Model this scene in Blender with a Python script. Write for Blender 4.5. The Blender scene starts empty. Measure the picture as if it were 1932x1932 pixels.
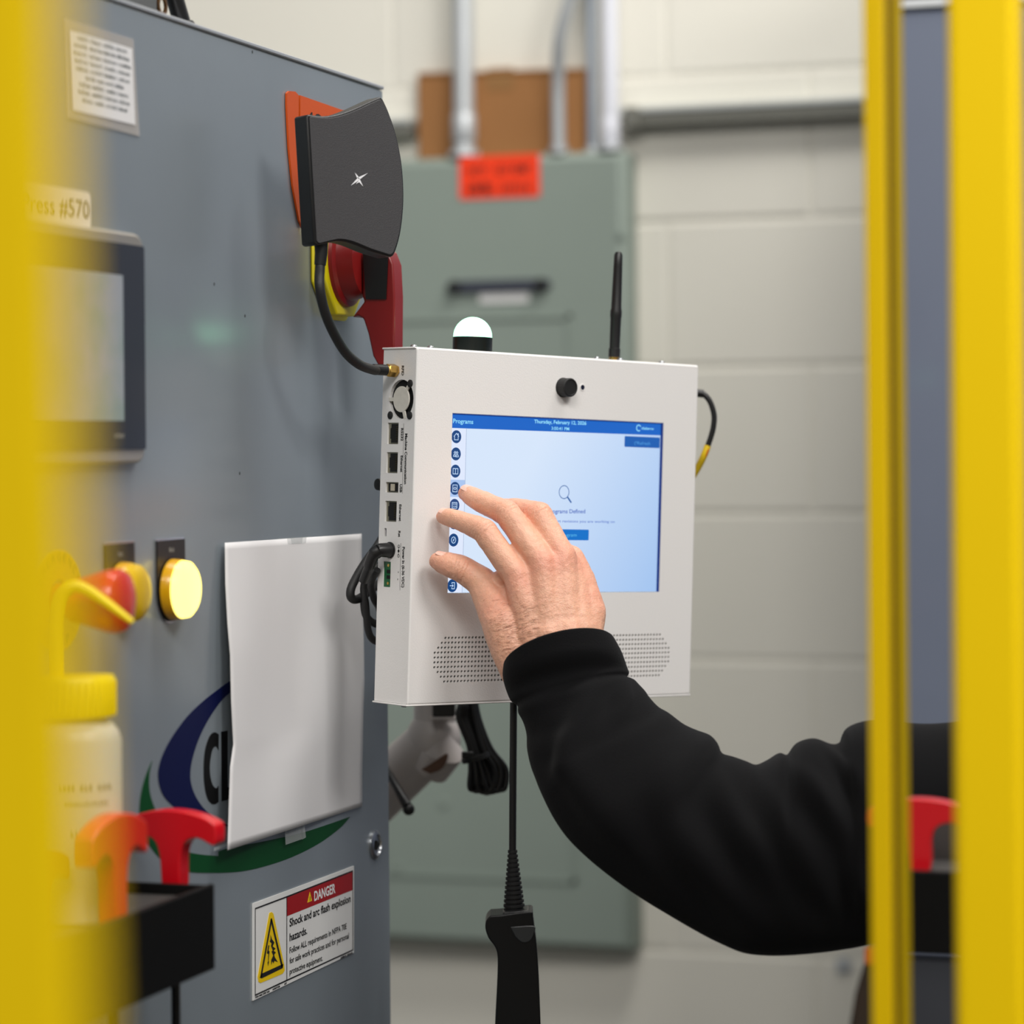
import bpy, bmesh, math, random
from math import sin, cos, pi, radians, sqrt
from mathutils import Vector, Matrix, noise
random.seed(7)
V = Vector
S = bpy.context.scene
COL = S.collection

# ------------------------------------------------------------------ camera
# World axes follow the building: X runs along the block wall, Y into the room.
F = 5300.0; ROLL = .009; HOR = 835.0; TH = radians(18.1)
CAM = V((0, 0, 1.5))
RIGHT = V((cos(TH), sin(TH), 0)); FWD = V((-sin(TH), cos(TH), 0)); UP = V((0, 0, 1))
cd = bpy.data.cameras.new('camera'); co = bpy.data.objects.new('camera', cd); COL.objects.link(co)
cd.sensor_width = 36; cd.lens = F / 1932 * 36; cd.shift_y = -(966 - HOR) / 1932
cd.clip_start = .05
co.matrix_world = Matrix.Translation(CAM) @ Matrix.Rotation(TH, 4, 'Z') @ Matrix.Rotation(pi/2, 4, 'X') @ Matrix.Rotation(-ROLL, 4, 'Z')
cd.dof.use_dof = True; cd.dof.focus_distance = 2.09; cd.dof.aperture_fstop = cd.lens / 1000 / .0225
cd.dof.aperture_blades = 0
S.camera = co

# ------------------------------------------------------------------ world and lights
w = bpy.data.worlds.new('world'); S.world = w; w.use_nodes = True
w.node_tree.nodes['Background'].inputs[0].default_value = (.97, .98, 1, 1)
w.node_tree.nodes['Background'].inputs[1].default_value = .25
S.view_settings.view_transform = 'Standard'; S.view_settings.look = 'None'
S.view_settings.gamma = 1; S.view_settings.exposure = 0.0
S.view_settings.use_curve_mapping = False

def c2w(x, y, z):                       # right, forward, up from the camera -> world
    return CAM + RIGHT*x + FWD*y + UP*z
def area(name, loc, target, sx, sy, power, col=(1, .97, .93)):
    l = bpy.data.lights.new(name, 'AREA'); l.shape = 'RECTANGLE'; l.size = sx; l.size_y = sy
    l.energy = power; l.color = col
    o = bpy.data.objects.new(name, l); COL.objects.link(o); o.location = loc
    o.rotation_euler = (V(target) - V(loc)).to_track_quat('-Z', 'Y').to_euler()
    return o
area('ceiling_light_key', c2w(1.5, .2, 1.9), c2w(0, 2.1, 0), 1.1, .7, 48)
area('ceiling_light_rear', c2w(.8, 2.3, 2.6), c2w(.3, 3.8, 0), 1.8, .6, 66)
area('ceiling_light_front', c2w(-.1, -1.0, 2.2), c2w(0, 2.2, -.1), 1.6, .8, 64)

# ------------------------------------------------------------------ pixel helpers (1932 frame)
def ray(px, py):
    a = px - 966; b = py - HOR
    u = a*cos(ROLL) - b*sin(ROLL); v = a*sin(ROLL) + b*cos(ROLL)
    return RIGHT*(u/F) + FWD - UP*(v/F)
def pD(px, py, d): return CAM + ray(px, py)*d
def pP(px, py, O, n):
    r = ray(px, py); return CAM + r*((O - CAM).dot(n) / r.dot(n))
class Plane:
    def __init__(s, O, ex, ey):
        s.O = V(O); s.ex = V(ex).normalized(); s.ey = V(ey).normalized(); s.n = s.ex.cross(s.ey).normalized()
    def loc(s, px, py, off=0):
        p = pP(px, py, s.O + s.n*off, s.n) - s.O
        return (p.dot(s.ex), p.dot(s.ey))
    def w(s, a, b, off=0): return s.O + s.ex*a + s.ey*b + s.n*off
    def at(s, px, py, off=0): return pP(px, py, s.O + s.n*off, s.n)

# ------------------------------------------------------------------ materials
def lin(c):
    r = []
    for x in c:
        x /= 255
        r.append(x/12.92 if x <= .04045 else ((x+.055)/1.055)**2.4)
    return (*r, 1)
MATS = {}
def mat(name, rgb, rough=.5, metal=0, coat=0, coat_rough=.1, var=0, vscale=20, bump=0, bscale=200, emit=0, sss=0, alpha=1, trans=0, spec=.5, sheen=0, emit_rgb=None):
    if name in MATS: return MATS[name]
    m = bpy.data.materials.new(name); m.use_nodes = True; nt = m.node_tree; b = nt.nodes['Principled BSDF']
    I = b.inputs
    I['Base Color'].default_value = lin(rgb); I['Roughness'].default_value = rough; I['Metallic'].default_value = metal
    I['Coat Weight'].default_value = coat; I['Coat Roughness'].default_value = coat_rough
    I['Specular IOR Level'].default_value = spec
    if sheen: I['Sheen Weight'].default_value = sheen
    if trans: I['Transmission Weight'].default_value = trans
    if sss:
        I['Subsurface Weight'].default_value = sss; I['Subsurface Radius'].default_value = (.012, .004, .002); I['Subsurface Scale'].default_value = .35
    if emit: I['Emission Color'].default_value = lin(emit_rgb or rgb); I['Emission Strength'].default_value = emit
    if alpha < 1: I['Alpha'].default_value = alpha
    tc = None
    if var or bump:
        tc = nt.nodes.new('ShaderNodeTexCoord')
    if var:
        n = nt.nodes.new('ShaderNodeTexNoise'); n.inputs['Scale'].default_value = vscale; n.inputs['Detail'].default_value = 5
        nt.links.new(tc.outputs['Object'], n.inputs['Vector'])
        mx = nt.nodes.new('ShaderNodeMix'); mx.data_type = 'RGBA'
        c = lin(rgb)
        mx.inputs['A'].default_value = (*[x*(1-var) for x in c[:3]], 1); mx.inputs['B'].default_value = (*[min(1, x*(1+var)) for x in c[:3]], 1)
        nt.links.new(n.outputs['Fac'], mx.inputs['Factor']); nt.links.new(mx.outputs['Result'], I['Base Color'])
    if bump:
        n2 = nt.nodes.new('ShaderNodeTexNoise'); n2.inputs['Scale'].default_value = bscale; n2.inputs['Detail'].default_value = 4
        nt.links.new(tc.outputs['Object'], n2.inputs['Vector'])
        bp = nt.nodes.new('ShaderNodeBump'); bp.inputs['Strength'].default_value = bump; bp.inputs['Distance'].default_value = .001
        nt.links.new(n2.outputs['Fac'], bp.inputs['Height']); nt.links.new(bp.outputs['Normal'], I['Normal'])
    MATS[name] = m; return m
YEL = mat('safety_yellow', (255, 212, 0), .5, spec=.2, var=.04, vscale=6)
WHT = mat('white_powder_coat', (232, 230, 228), .42, bump=.12, bscale=900)
BLK = mat('black_plastic', (20, 20, 21), .38)
BLKM = mat('black_matte', (15, 15, 16), .6)
RUB = mat('black_rubber', (22, 22, 23), .55, bump=.2, bscale=800)
DARK = mat('dark_recess', (6, 6, 7), .8)
GOLD = mat('gold_connector', (205, 165, 90), .28, metal=1)
STEEL = mat('steel', (175, 178, 182), .3, metal=1)
GALV = mat('galvanised_steel', (196, 200, 202), .4, metal=.35, var=.12, vscale=14)
RED = mat('red_plastic', (200, 22, 22), .32)
DRED = mat('dark_red_plastic', (128, 20, 20), .35)
WALLM = mat('painted_block', (230, 227, 215), .62, var=.04, vscale=3, bump=.6, bscale=120)
CABM = mat('cabinet_paint', (130, 139, 146), .38, metal=.1, coat=.6, coat_rough=.2, var=.12, vscale=7)
PANM = mat('panel_grey_green', (138, 150, 141), .5, var=.03)
PAPER = mat('white_paper', (226, 225, 226), .7, var=.03, vscale=8)
INK = mat('black_ink', (18, 18, 20), .6)
LWHITE = mat('label_white', (232, 232, 230), .4)
CARD = mat('cardboard', (156, 108, 62), .85, var=.08, vscale=12)

# ------------------------------------------------------------------ mesh builder
class MB:
    def __init__(s): s.v = []; s.f = []
    def add(s, vs, fs):
        k = len(s.v); s.v += [V(p) for p in vs]; s.f += [tuple(i+k for i in f) for f in fs]; return s
    def box(s, O, x, y, z):             # corner and three edge vectors
        O = V(O); x = V(x); y = V(y); z = V(z)
        vs = [O, O+x, O+x+y, O+y, O+z, O+x+z, O+x+y+z, O+y+z]
        fs = [(0,3,2,1),(4,5,6,7),(0,1,5,4),(1,2,6,5),(2,3,7,6),(3,0,4,7)]
        if x.cross(y).dot(z) < 0: fs = [f[::-1] for f in fs]
        return s.add(vs, fs)
    def abox(s, x0, y0, z0, x1, y1, z1): return s.box((x0,y0,z0), (x1-x0,0,0), (0,y1-y0,0), (0,0,z1-z0))
    def prism(s, pl, poly, o0, o1):     # polygon (a,b) on plane, from offset o0 to o1
        n = len(poly)
        area_ = sum(poly[i][0]*poly[(i+1)%n][1] - poly[(i+1)%n][0]*poly[i][1] for i in range(n))
        if (area_ < 0) != (o1 < o0): poly = poly[::-1]
        vs = [pl.w(a, b, o0) for a, b in poly] + [pl.w(a, b, o1) for a, b in poly]
        fs = [tuple(range(n))[::-1], tuple(range(n, 2*n))] + [(i, (i+1) % n, n+(i+1) % n, n+i) for i in range(n)]
        return s.add(vs, fs)
    def tube(s, pts, r, n=12, cap=True):
        pts = [V(p) for p in pts]; m = len(pts)
        rr = r if isinstance(r, (list, tuple)) else [r]*m
        t = [(pts[min(i+1, m-1)] - pts[max(i-1, 0)]).normalized() for i in range(m)]
        a = t[0].orthogonal().normalized(); k = len(s.v)
        for i in range(m):
            a = (a - t[i]*a.dot(t[i])); a = a.normalized() if a.length > 1e-9 else t[i].orthogonal().normalized()
            b = t[i].cross(a)
            for j in range(n):
                q = 2*pi*j/n; s.v.append(pts[i] + (a*cos(q) + b*sin(q))*rr[i])
        for i in range(m-1):
            for j in range(n):
                s.f.append((k+i*n+j, k+i*n+(j+1) % n, k+(i+1)*n+(j+1) % n, k+(i+1)*n+j))
        if cap:
            s.f.append(tuple(k+j for j in range(n))[::-1]); s.f.append(tuple(k+(m-1)*n+j for j in range(n)))
        return s
    def lathe(s, O, ax, prof, n=32):    # prof: (distance along axis, radius)
        ax = V(ax).normalized(); return s.tube2(V(O), ax, prof, n)
    def tube2(s, O, ax, prof, n):
        a = ax.orthogonal().normalized(); b = ax.cross(a); k = len(s.v)
        for d, r in prof:
            for j in range(n):
                q = 2*pi*j/n; s.v.append(O + ax*d + (a*cos(q)+b*sin(q))*max(r, 1e-5))
        for i in range(len(prof)-1):
            for j in range(n):
                s.f.append((k+i*n+j, k+i*n+(j+1) % n, k+(i+1)*n+(j+1) % n, k+(i+1)*n+j))
        s.f.append(tuple(k+j for j in range(n))[::-1]); s.f.append(tuple(k+(len(prof)-1)*n+j for j in range(n)))
        return s
    def ball(s, O, r, n=16, sc=(1, 1, 1), M=None):
        O = V(O); k = len(s.v); h = n//2
        M = M or Matrix.Identity(3)
        for i in range(h+1):
            for j in range(n):
                th = pi*i/h; p = V((sin(th)*cos(2*pi*j/n)*sc[0], sin(th)*sin(2*pi*j/n)*sc[1], cos(th)*sc[2]))*r
                s.v.append(O + M @ p)
        for i in range(h):
            for j in range(n):
                s.f.append((k+i*n+j, k+(i+1)*n+j, k+(i+1)*n+(j+1) % n, k+i*n+(j+1) % n))
        return s
    def grid(s, fn, nu, nv):
        k = len(s.v)
        for j in range(nv+1):
            for i in range(nu+1): s.v.append(V(fn(i/nu, j/nv)))
        for j in range(nv):
            for i in range(nu):
                q = k+j*(nu+1)+i; s.f.append((q, q+1, q+nu+2, q+nu+1))
        return s

def root_of(o):
    while o.parent: o = o.parent
    return o
def tag(o, label=None, cat=None, group=None, kind=None):
    if label: o['label'] = label
    if cat: o['category'] = cat
    if group: o['group'] = group
    if kind: o['kind'] = kind
    return o
def thing(name, loc, label, cat, group=None):
    o = bpy.data.objects.new(name, None); COL.objects.link(o); o.location = V(loc); o.empty_display_size = .02
    tag(o, label, cat, group); return o
def clean(me, smooth, ang):
    bm = bmesh.new(); bm.from_mesh(me)
    bmesh.ops.remove_doubles(bm, verts=bm.verts, dist=1e-6)
    bmesh.ops.dissolve_degenerate(bm, edges=bm.edges, dist=1e-7)
    bm.to_mesh(me); bm.free()
    if smooth:
        me.polygons.foreach_set('use_smooth', [True]*len(me.polygons)); me.set_sharp_from_angle(angle=radians(ang))
def obj(name, mb, m, parent=None, label=None, smooth=True, ang=35, bevel=0, seg=2, dbl=True, origin=None):
    """parent None: a top-level mesh with its origin at its base"""
    if parent: O = root_of(parent).location.copy()
    else:
        xs = [min(p[i] for p in mb.v) for i in range(3)]; xe = [max(p[i] for p in mb.v) for i in range(3)]
        O = V(((xs[0]+xe[0])/2, (xs[1]+xe[1])/2, xs[2])) if origin is None else V(origin)
    me = bpy.data.meshes.new(name); me.from_pydata([p - O for p in mb.v], [], mb.f)
    if dbl: clean(me, smooth, ang)
    me.materials.append(m); me.update()
    o = bpy.data.objects.new(name, me); COL.objects.link(o)
    if parent: o.parent = parent
    else: o.location = O
    if label: o['label'] = label
    if bevel:
        b = o.modifiers.new('bevel', 'BEVEL'); b.width = bevel; b.segments = seg; b.limit_method = 'ANGLE'; b.angle_limit = radians(40)
        b.harden_normals = False
    return o

def text_mesh(txt, bold=0):
    cu = bpy.data.curves.new('t', 'FONT'); cu.body = txt; cu.size = 1; cu.offset = bold; cu.resolution_u = 3
    to = bpy.data.objects.new('t', cu); COL.objects.link(to)
    bpy.context.view_layer.update()
    me = bpy.data.meshes.new_from_object(to.evaluated_get(bpy.context.evaluated_depsgraph_get()))
    bpy.data.objects.remove(to); bpy.data.curves.remove(cu)
    return [v.co.copy() for v in me.vertices], [tuple(p.vertices) for p in me.polygons]
def text(mb, pl, txt, a0, a1, h, off, bold=0, align='fit', up=None):
    """lettering on a plane: baseline from a0 to a1 (plane coords), cap height h (0.73 of size 1)"""
    vs, fs = text_mesh(txt, bold)
    if not vs: return mb
    x0 = min(v.x for v in vs); x1 = max(v.x for v in vs)
    a0 = V(a0); a1 = V(a1); d = (a1-a0); L = d.length; d.normalize(); u = V((-d.y, d.x))
    if align != 'fit': L2 = (x1-x0)*h/.73; a0 = a0 + d*(L-L2)*(.5 if align == 'c' else 0); L = L2
    sx = L/(x1-x0); sy = h/.73; out = []
    for v in vs:
        p = a0 + d*(v.x-x0)*sx + u*v.y*sy; out.append(pl.w(p.x, p.y, off))
    return mb.add(out, fs)
def textp(mb, pl, txt, p0, p1, hp, off, bold=0):
    """baseline given in picture points; hp is the cap height in picture points at the start"""
    a0 = pl.loc(*p0); a1 = pl.loc(*p1); t = pl.loc(p0[0], p0[1]-hp)
    return text(mb, pl, txt, a0, a1, (V(t)-V(a0)).length, off, bold)
def scribble(mb, pl, a0, a1, h, off, words=3):
    """print too small to read: letter sized strokes in word groups"""
    a0 = V(a0); a1 = V(a1); d = a1-a0; L = d.length; d.normalize(); u = V((-d.y, d.x)); x = 0
    wl = L/words
    while x < L:
        cw = h*random.uniform(.35, .6)
        if (x % wl) < wl*.87:
            hh = h*random.choice([.7, .72, 1, .7]); p = a0 + d*x
            st = cw*.32
            for (q0, q1, r0, r1) in random.choice([[(0, st, 0, hh), (st, cw*.8, hh*.75, hh)], [(0, st, 0, hh), (cw*.8-st, cw*.8, 0, hh), (0, cw*.8, hh*.4, hh*.6)], [(0, cw*.8, 0, hh*.25), (0, st, 0, hh), (0, cw*.8, hh*.75, hh)]]):
                mb.prism(pl, [tuple(p + d*q0 + u*r0), tuple(p + d*q1 + u*r0), tuple(p + d*q1 + u*r1), tuple(p + d*q0 + u*r1)], off, off+.00005)
        x += cw
    return mb
def smooth_path(pts, n=6):
    pts = [V(p) for p in pts]; out = []
    for i in range(len(pts)-1):
        p0 = pts[max(i-1, 0)]; p1 = pts[i]; p2 = pts[i+1]; p3 = pts[min(i+2, len(pts)-1)]
        for k in range(n):
            t = k/n
            out.append(.5*((2*p1) + (p2-p0)*t + (2*p0-5*p1+4*p2-p3)*t*t + (3*p1-p0-3*p2+p3)*t*t*t))
    out.append(pts[-1]); return out
def sm2(pts, n=5): return [(p.x, p.y) for p in smooth_path([V((a, b, 0)) for a, b in pts], n)]
def plate(mb, pl, a0, b0, a1, b1, holes, off=0, depth=.004):
    """rectangular sheet with rectangular holes and hole walls going in by depth"""
    xs = sorted({a0, a1, *[h[0] for h in holes], *[h[2] for h in holes]}); ys = sorted({b0, b1, *[h[1] for h in holes], *[h[3] for h in holes]})
    for i in range(len(xs)-1):
        for j in range(len(ys)-1):
            cx = (xs[i]+xs[i+1])/2; cy = (ys[j]+ys[j+1])/2
            if any(h[0] < cx < h[2] and h[1] < cy < h[3] for h in holes): continue
            mb.add([pl.w(xs[i], ys[j], off), pl.w(xs[i+1], ys[j], off), pl.w(xs[i+1], ys[j+1], off), pl.w(xs[i], ys[j+1], off)], [(0, 1, 2, 3)])
    for h in holes:
        if len(h) > 4 and h[4] == 0: continue
        c = [(h[0], h[1]), (h[2], h[1]), (h[2], h[3]), (h[0], h[3])]
        for i in range(4):
            p = c[i]; q = c[(i+1) % 4]
            mb.add([pl.w(*p, off), pl.w(*q, off), pl.w(*q, off-depth), pl.w(*p, off-depth)], [(0, 1, 2, 3)])
    return mb
def hole_cell(mb, pl, cx, cy, hw, hh, r, off, depth, n=8, elong=1):
    """one sheet cell with a round hole"""
    out = []; ci = []
    for k in range(n):
        q = 2*pi*k/n; ci.append((cx + r*cos(q), cy + r*elong*sin(q)))
        m = max(abs(cos(q)), abs(sin(q))); out.append((cx + hw*cos(q)/m, cy + hh*sin(q)/m))
    vs = [pl.w(*p, off) for p in out] + [pl.w(*p, off) for p in ci] + [pl.w(*p, off-depth) for p in ci]
    fs = []
    for k in range(n):
        l = (k+1) % n
        fs += [(k, l, n+l, n+k), (n+k, n+l, 2*n+l, 2*n+k)]
    return mb.add(vs, fs)
def disc(mb, pl, a, b, r, o0, o1, n=28, ry=None):
    ry = ry or r
    return mb.prism(pl, [(a+r*cos(2*pi*k/n), b+ry*sin(2*pi*k/n)) for k in range(n)], o0, o1)
def ring(mb, pl, a, b, r0, r1, o0, o1, n=28, q0=0, q1=2*pi):
    full = abs(q1-q0-2*pi) < 1e-6; m = n if full else n+1
    k0 = len(mb.v)
    for i in range(m):
        q = q0+(q1-q0)*i/n
        for r, o in ((r0, o0), (r1, o0), (r1, o1), (r0, o1)): mb.v.append(pl.w(a+r*cos(q), b+r*sin(q), o))
    for i in range(n):
        j = (i+1) % m
        for e in range(4):
            mb.f.append((k0+i*4+e, k0+j*4+e, k0+j*4+(e+1) % 4, k0+i*4+(e+1) % 4))
    if not full:
        mb.f.append((k0, k0+1, k0+2, k0+3)); e = k0+n*4; mb.f.append((e+3, e+2, e+1, e))
    return mb
def rrect(a0, b0, a1, b1, r, n=4):
    out = []
    for cx, cy, q0 in ((a1-r, b1-r, 0), (a0+r, b1-r, pi/2), (a0+r, b0+r, pi), (a1-r, b0+r, 1.5*pi)):
        for k in range(n+1):
            q = q0 + pi/2*k/n; out.append((cx+r*cos(q), cy+r*sin(q)))
    return out
def stroke(mb, pl, pts, wd, off):
    """flat printed line along plane points"""
    pts = [V(p) for p in pts]
    for i in range(len(pts)-1):
        d = (pts[i+1]-pts[i])
        if d.length < 1e-9: continue
        d.normalize(); u = V((-d.y, d.x))*wd/2; e = d*wd*.3
        a = pts[i]-e; b = pts[i+1]+e
        mb.add([pl.w(*(a-u), off), pl.w(*(b-u), off), pl.w(*(b+u), off), pl.w(*(a+u), off)], [(0, 1, 2, 3)])
    return mb

# ------------------------------------------------------------------ setting: floor and block wall
XY = V((1, 0, 0)); YY = V((0, 1, 0)); ZZ = V((0, 0, 1))
fl = MB().abox(-3, -3, -.05, 3.5, 3.79, 0)
tag(obj('floor', fl, mat('concrete_floor', (84, 82, 78), .5, var=.12, vscale=4, bump=.2, bscale=40)), kind='structure')
WY = 3.79
wb = obj('wall_back', MB().abox(-3, WY+.002, 0, 3.5, WY+.2, 3.4), WALLM, smooth=False, origin=(0, WY+.002, 0)); tag(wb, kind='structure')
bw, bh = .4064, .2032
zj = pP(1450, 690, V((0, WY, 0)), V((0, -1, 0))).z        # a bed joint seen in the photograph
z0 = zj % bh - bh
xj = pP(1527, 60, V((0, WY, 0)), V((0, -1, 0))).x
bl = MB().abox(.0022, 0, .0028, bw-.0022, .05, bh-.0028)
me = None
for r in range(0, 17):
    zz = z0 + r*bh
    if zz < -.01: continue
    par = round((zj-zz)/bh) % 2
    for c in range(-7, 9):
        xx = xj % bw + c*bw + (bw/2 if par == 0 else 0)
        if xx < -2.4 or xx > 3.0: continue
        o = None
        if me is None:
            me = bpy.data.meshes.new('block'); me.from_pydata(bl.v, [], bl.f); me.materials.append(WALLM)
        o = bpy.data.objects.new('block', me); COL.objects.link(o); o.parent = wb
        o.location = V((xx, WY + random.uniform(-.0006, .0008), zz)) - wb.location
        m = o.modifiers.new('bevel', 'BEVEL'); m.width = .0035; m.segments = 2

# electrical panel on the wall
EP = Plane((0, WY-.06, 0), XY, ZZ); EY = WY-.06
a0, b0 = EP.loc(1194, 1800); a1, b1 = EP.loc(1194, 281)
ex1 = a0; ez0 = b0; ez1 = b1; ex0 = ex1-.60
ep = thing('breaker_cabinet', ((ex0+ex1)/2, WY-.03, ez0), 'large grey-green electrical panel on the block wall with an orange-red label', 'electrical panel')
obj('enclosure', MB().abox(ex0, EY+.012, ez0, ex1, WY-.001, ez1), PANM, ep, bevel=.006)
obj('door', MB().abox(ex0+.006, EY, ez0+.006, ex1-.006, EY+.011, ez1-.006), PANM, ep, bevel=.006)
q0 = EP.loc(700, 1650); q1 = EP.loc(1078, 592)
mb = MB()
for (aa, bb, cc, dd) in ((q0[0], q1[1]-.006, q1[0], q1[1]), (q1[0]-.006, q0[1], q1[0], q1[1]), (q0[0], q0[1], q1[0], q0[1]+.006)):
    mb.prism(EP, [(aa, bb), (cc, bb), (cc, dd), (aa, dd)], 0, .003)
obj('door_frame', mb, PANM, ep)
h0 = EP.loc(846, 542); h1 = EP.loc(1040, 540)
hb = obj('handle', MB().prism(EP, rrect(h0[0], h0[1]-.008, h1[0], h0[1]+.008, .0079), 0, .008), mat('handle_slate', (58, 62, 74), .5), ep)
for c in (h0[0]+.012, h1[0]-.012):
    obj('handle_end', disc(MB(), EP, c, h0[1], .0085, .0085, .014), BLKM, hb)
l0 = EP.loc(905, 572); l1 = EP.loc(998, 552)
obj('name_plate', MB().prism(EP, rrect(l0[0], l0[1], l1[0], l1[1], .003), 0, .002), LWHITE, ep, label='small blank white plate')
for (x, y) in ((1172, 443), (838, 1515), (750, 1635)):
    a, b = EP.loc(x, y); obj('screw', disc(MB(), EP, a, b, .006, 0, .003), PANM, ep, bevel=.001)
# orange-red label on the panel
r0 = EP.loc(868, 376); r1 = EP.loc(1018, 290)
ol = thing('warning_label', EP.w((r0[0]+r1[0])/2, r0[1], .001), 'orange-red label with two lines of dark print on the grey-green electrical panel', 'label')
obj('label_sheet', MB().prism(EP, rrect(r0[0], r0[1], r1[0], r1[1], .002), .0005, .0015), mat('fluorescent_orange', (255, 62, 10), .5), ol)
mb = MB(); W_ = r1[0]-r0[0]; H_ = r1[1]-r0[1]
for fy in (.56, .1):
    for (fa, fb, n) in (((.12, .36, 3), (.46, .9, 6)) if fy > .3 else ((.1, .42, 5), (.52, .9, 6))):
        for k in range(n):
            st = (fb-fa)/n; xa = r0[0]+W_*(fa+st*k); yb = r0[1]+H_*fy
            scribble(mb, EP, (xa, yb), (xa+W_*st*.85, yb), H_*.28, .0016, 1)
obj('lettering', mb, mat('label_print_brown', (70, 12, 6), .6), ol)

# cardboard box standing on the panel, against the wall
CB = Plane((0, WY-.020, 0), XY, ZZ)
a, b = CB.loc(787, 137); a2, b2 = CB.loc(1103, 128)
cb = thing('cardboard_carton', ((a+a2)/2, WY-.01, ez1), 'flat brown cardboard carton on top of the grey-green electrical panel behind the conduits', 'carton')
obj('carton', MB().prism(CB, [(a, ez1+.001), (a2, ez1+.001), (a2, b2), (a, b)], -.016, 0), CARD, cb, bevel=.002)
obj('flap', MB().prism(CB, [(a+.003, b-.004), (a2-.003, b2-.004), (a2-.003, b2-.001), (a+.003, b-.001)], .0005, .003), CARD, cb)
obj('packing_tape', MB().box(CB.w((a+a2)/2-.02, b-.03, .001), (.04, 0, 0), (0, .0006, 0), (0, 0, .03)), mat('brown_tape', (150, 110, 66), .3), cb)

# conduits rising out of the panel
def conduit(name, pts, r, label, m=GALV, group=None, couplings=()):
    t = thing(name, pts[0], label, 'conduit', group)
    obj('pipe', MB().tube(smooth_path(pts, 5) if len(pts) > 2 else pts, r, 20), m, t)
    for c in couplings:
        p, ax, L, rr = c; obj('coupling', MB().lathe(p, ax, [(0, rr*.92), (.002, rr), (L-.002, rr), (L, rr*.92)], 24), m, t)
    obj('locknut', MB().lathe(V(pts[0]), V(pts[1])-V(pts[0]), [(0, r*1.5), (.008, r*1.5)], 8), GALV, t)
    return t
cy = WY-.042
CP = Plane((0, cy, 0), XY, ZZ)
def cpt(px, py): p = CP.at(px, py); return p
r1_ = 21/F*3.75
p = cpt(876, 270); p.z = ez1+.001
conduit('electrical_conduit', [p, V((p.x, p.y, 2.9))], r1_, 'thick galvanised conduit rising in front of the left part of the cardboard box', couplings=[(p+ZZ*.02, ZZ, .04, r1_*1.15)])
p = cpt(1054, 270); p.z = ez1+.001
pts = [p] + [cpt(*q_)-YY*dy for q_, dy in (((1056, 160), .008), ((1068, 80), .03), ((1090, 10), .04), ((1120, -80), .045), ((1124, -200), .045))]
conduit('electrical_conduit', pts, 13/F*3.75, 'thin galvanised conduit that bends to the right above the cardboard box')
p = cpt(1152, 270); p.z = ez1+.001
conduit('electrical_conduit', [p, V((p.x, p.y, 2.9))], 17/F*3.75, 'bright white painted conduit at the right end of the electrical panel top', m=mat('white_painted_pipe', (226, 228, 236), .35), couplings=[(p+ZZ*.01, ZZ, .035, 18.5/F*3.75)])
p = cpt(1113, 270); p.z = ez1+.001; p.y = cy+.012
conduit('electrical_conduit', [p, V((p.x, p.y, 2.9))], 9/F*3.75, 'bluish grey conduit just left of the white painted one', m=mat('blue_grey_pipe', (150, 160, 172), .4))
# horizontal strut channel along the wall
SP = Plane((0, WY-.035, 0), XY, ZZ)
a, b = SP.loc(1180, 238); a, bt = SP.loc(1180, 212)
st = thing('strut_channel', (0, WY-.02, b), 'long horizontal grey metal strut high on the block wall, right of the conduits', 'rail')
obj('channel', MB().abox(CB.loc(1176,225)[0], WY-.034, b, 2.0, WY-.001, bt), mat('strut_grey', (120, 120, 112), .5, metal=.2), st, bevel=.002)
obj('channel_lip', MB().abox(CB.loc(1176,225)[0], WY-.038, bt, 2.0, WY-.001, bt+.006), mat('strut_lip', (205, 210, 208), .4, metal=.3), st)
sl = thing('strut_channel', (CB.loc(770, 225)[0], WY-.02, b), 'short visible piece of grey strut on the wall left of the cardboard carton', 'rail')
obj('channel', MB().abox(-2.0, WY-.034, b, CB.loc(780, 225)[0], WY-.001, bt), mat('strut_grey', (0, 0, 0)), sl, bevel=.002)
obj('channel_lip', MB().abox(-2.0, WY-.038, bt, CB.loc(780, 225)[0], WY-.001, bt+.006), mat('strut_lip', (0, 0, 0)), sl)
k = cpt(1180, 225)
obj('clamp', MB().abox(k.x, WY-.05, b-.004, k.x+.02, WY-.034, bt+.006), mat('strut_grey', (0, 0, 0)), st, bevel=.002)
# lower strut seen behind the arm
a, b = SP.loc(1400, 1440); a, bt = SP.loc(1400, 1419)
st = thing('strut_channel', (.1, WY-.02, b), 'low horizontal grey metal strut on the block wall just above the black sleeve', 'rail')
obj('channel', MB().abox(-.75, WY-.034, b, 2.0, WY-.001, bt-.006), mat('strut_grey', (0, 0, 0)), st, bevel=.002)
obj('channel_lip', MB().abox(-.75, WY-.038, bt-.006, 2.0, WY-.001, bt), mat('strut_lip', (0, 0, 0)), st)
# anchor bolt in the wall
WP = Plane((0, WY, 0), XY, ZZ)
a, b = WP.loc(1592, 1822)
ab = thing('wall_anchor', WP.w(a, b), 'small grey anchor bolt head in the block wall, low at the right', 'bolt')
obj('bolt_head', disc(MB(), WP, a, b, .008, 0, .008, 6), GALV, ab, bevel=.001)
obj('washer', disc(MB(), WP, a, b, .012, 0, .002), GALV, ab)

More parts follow.
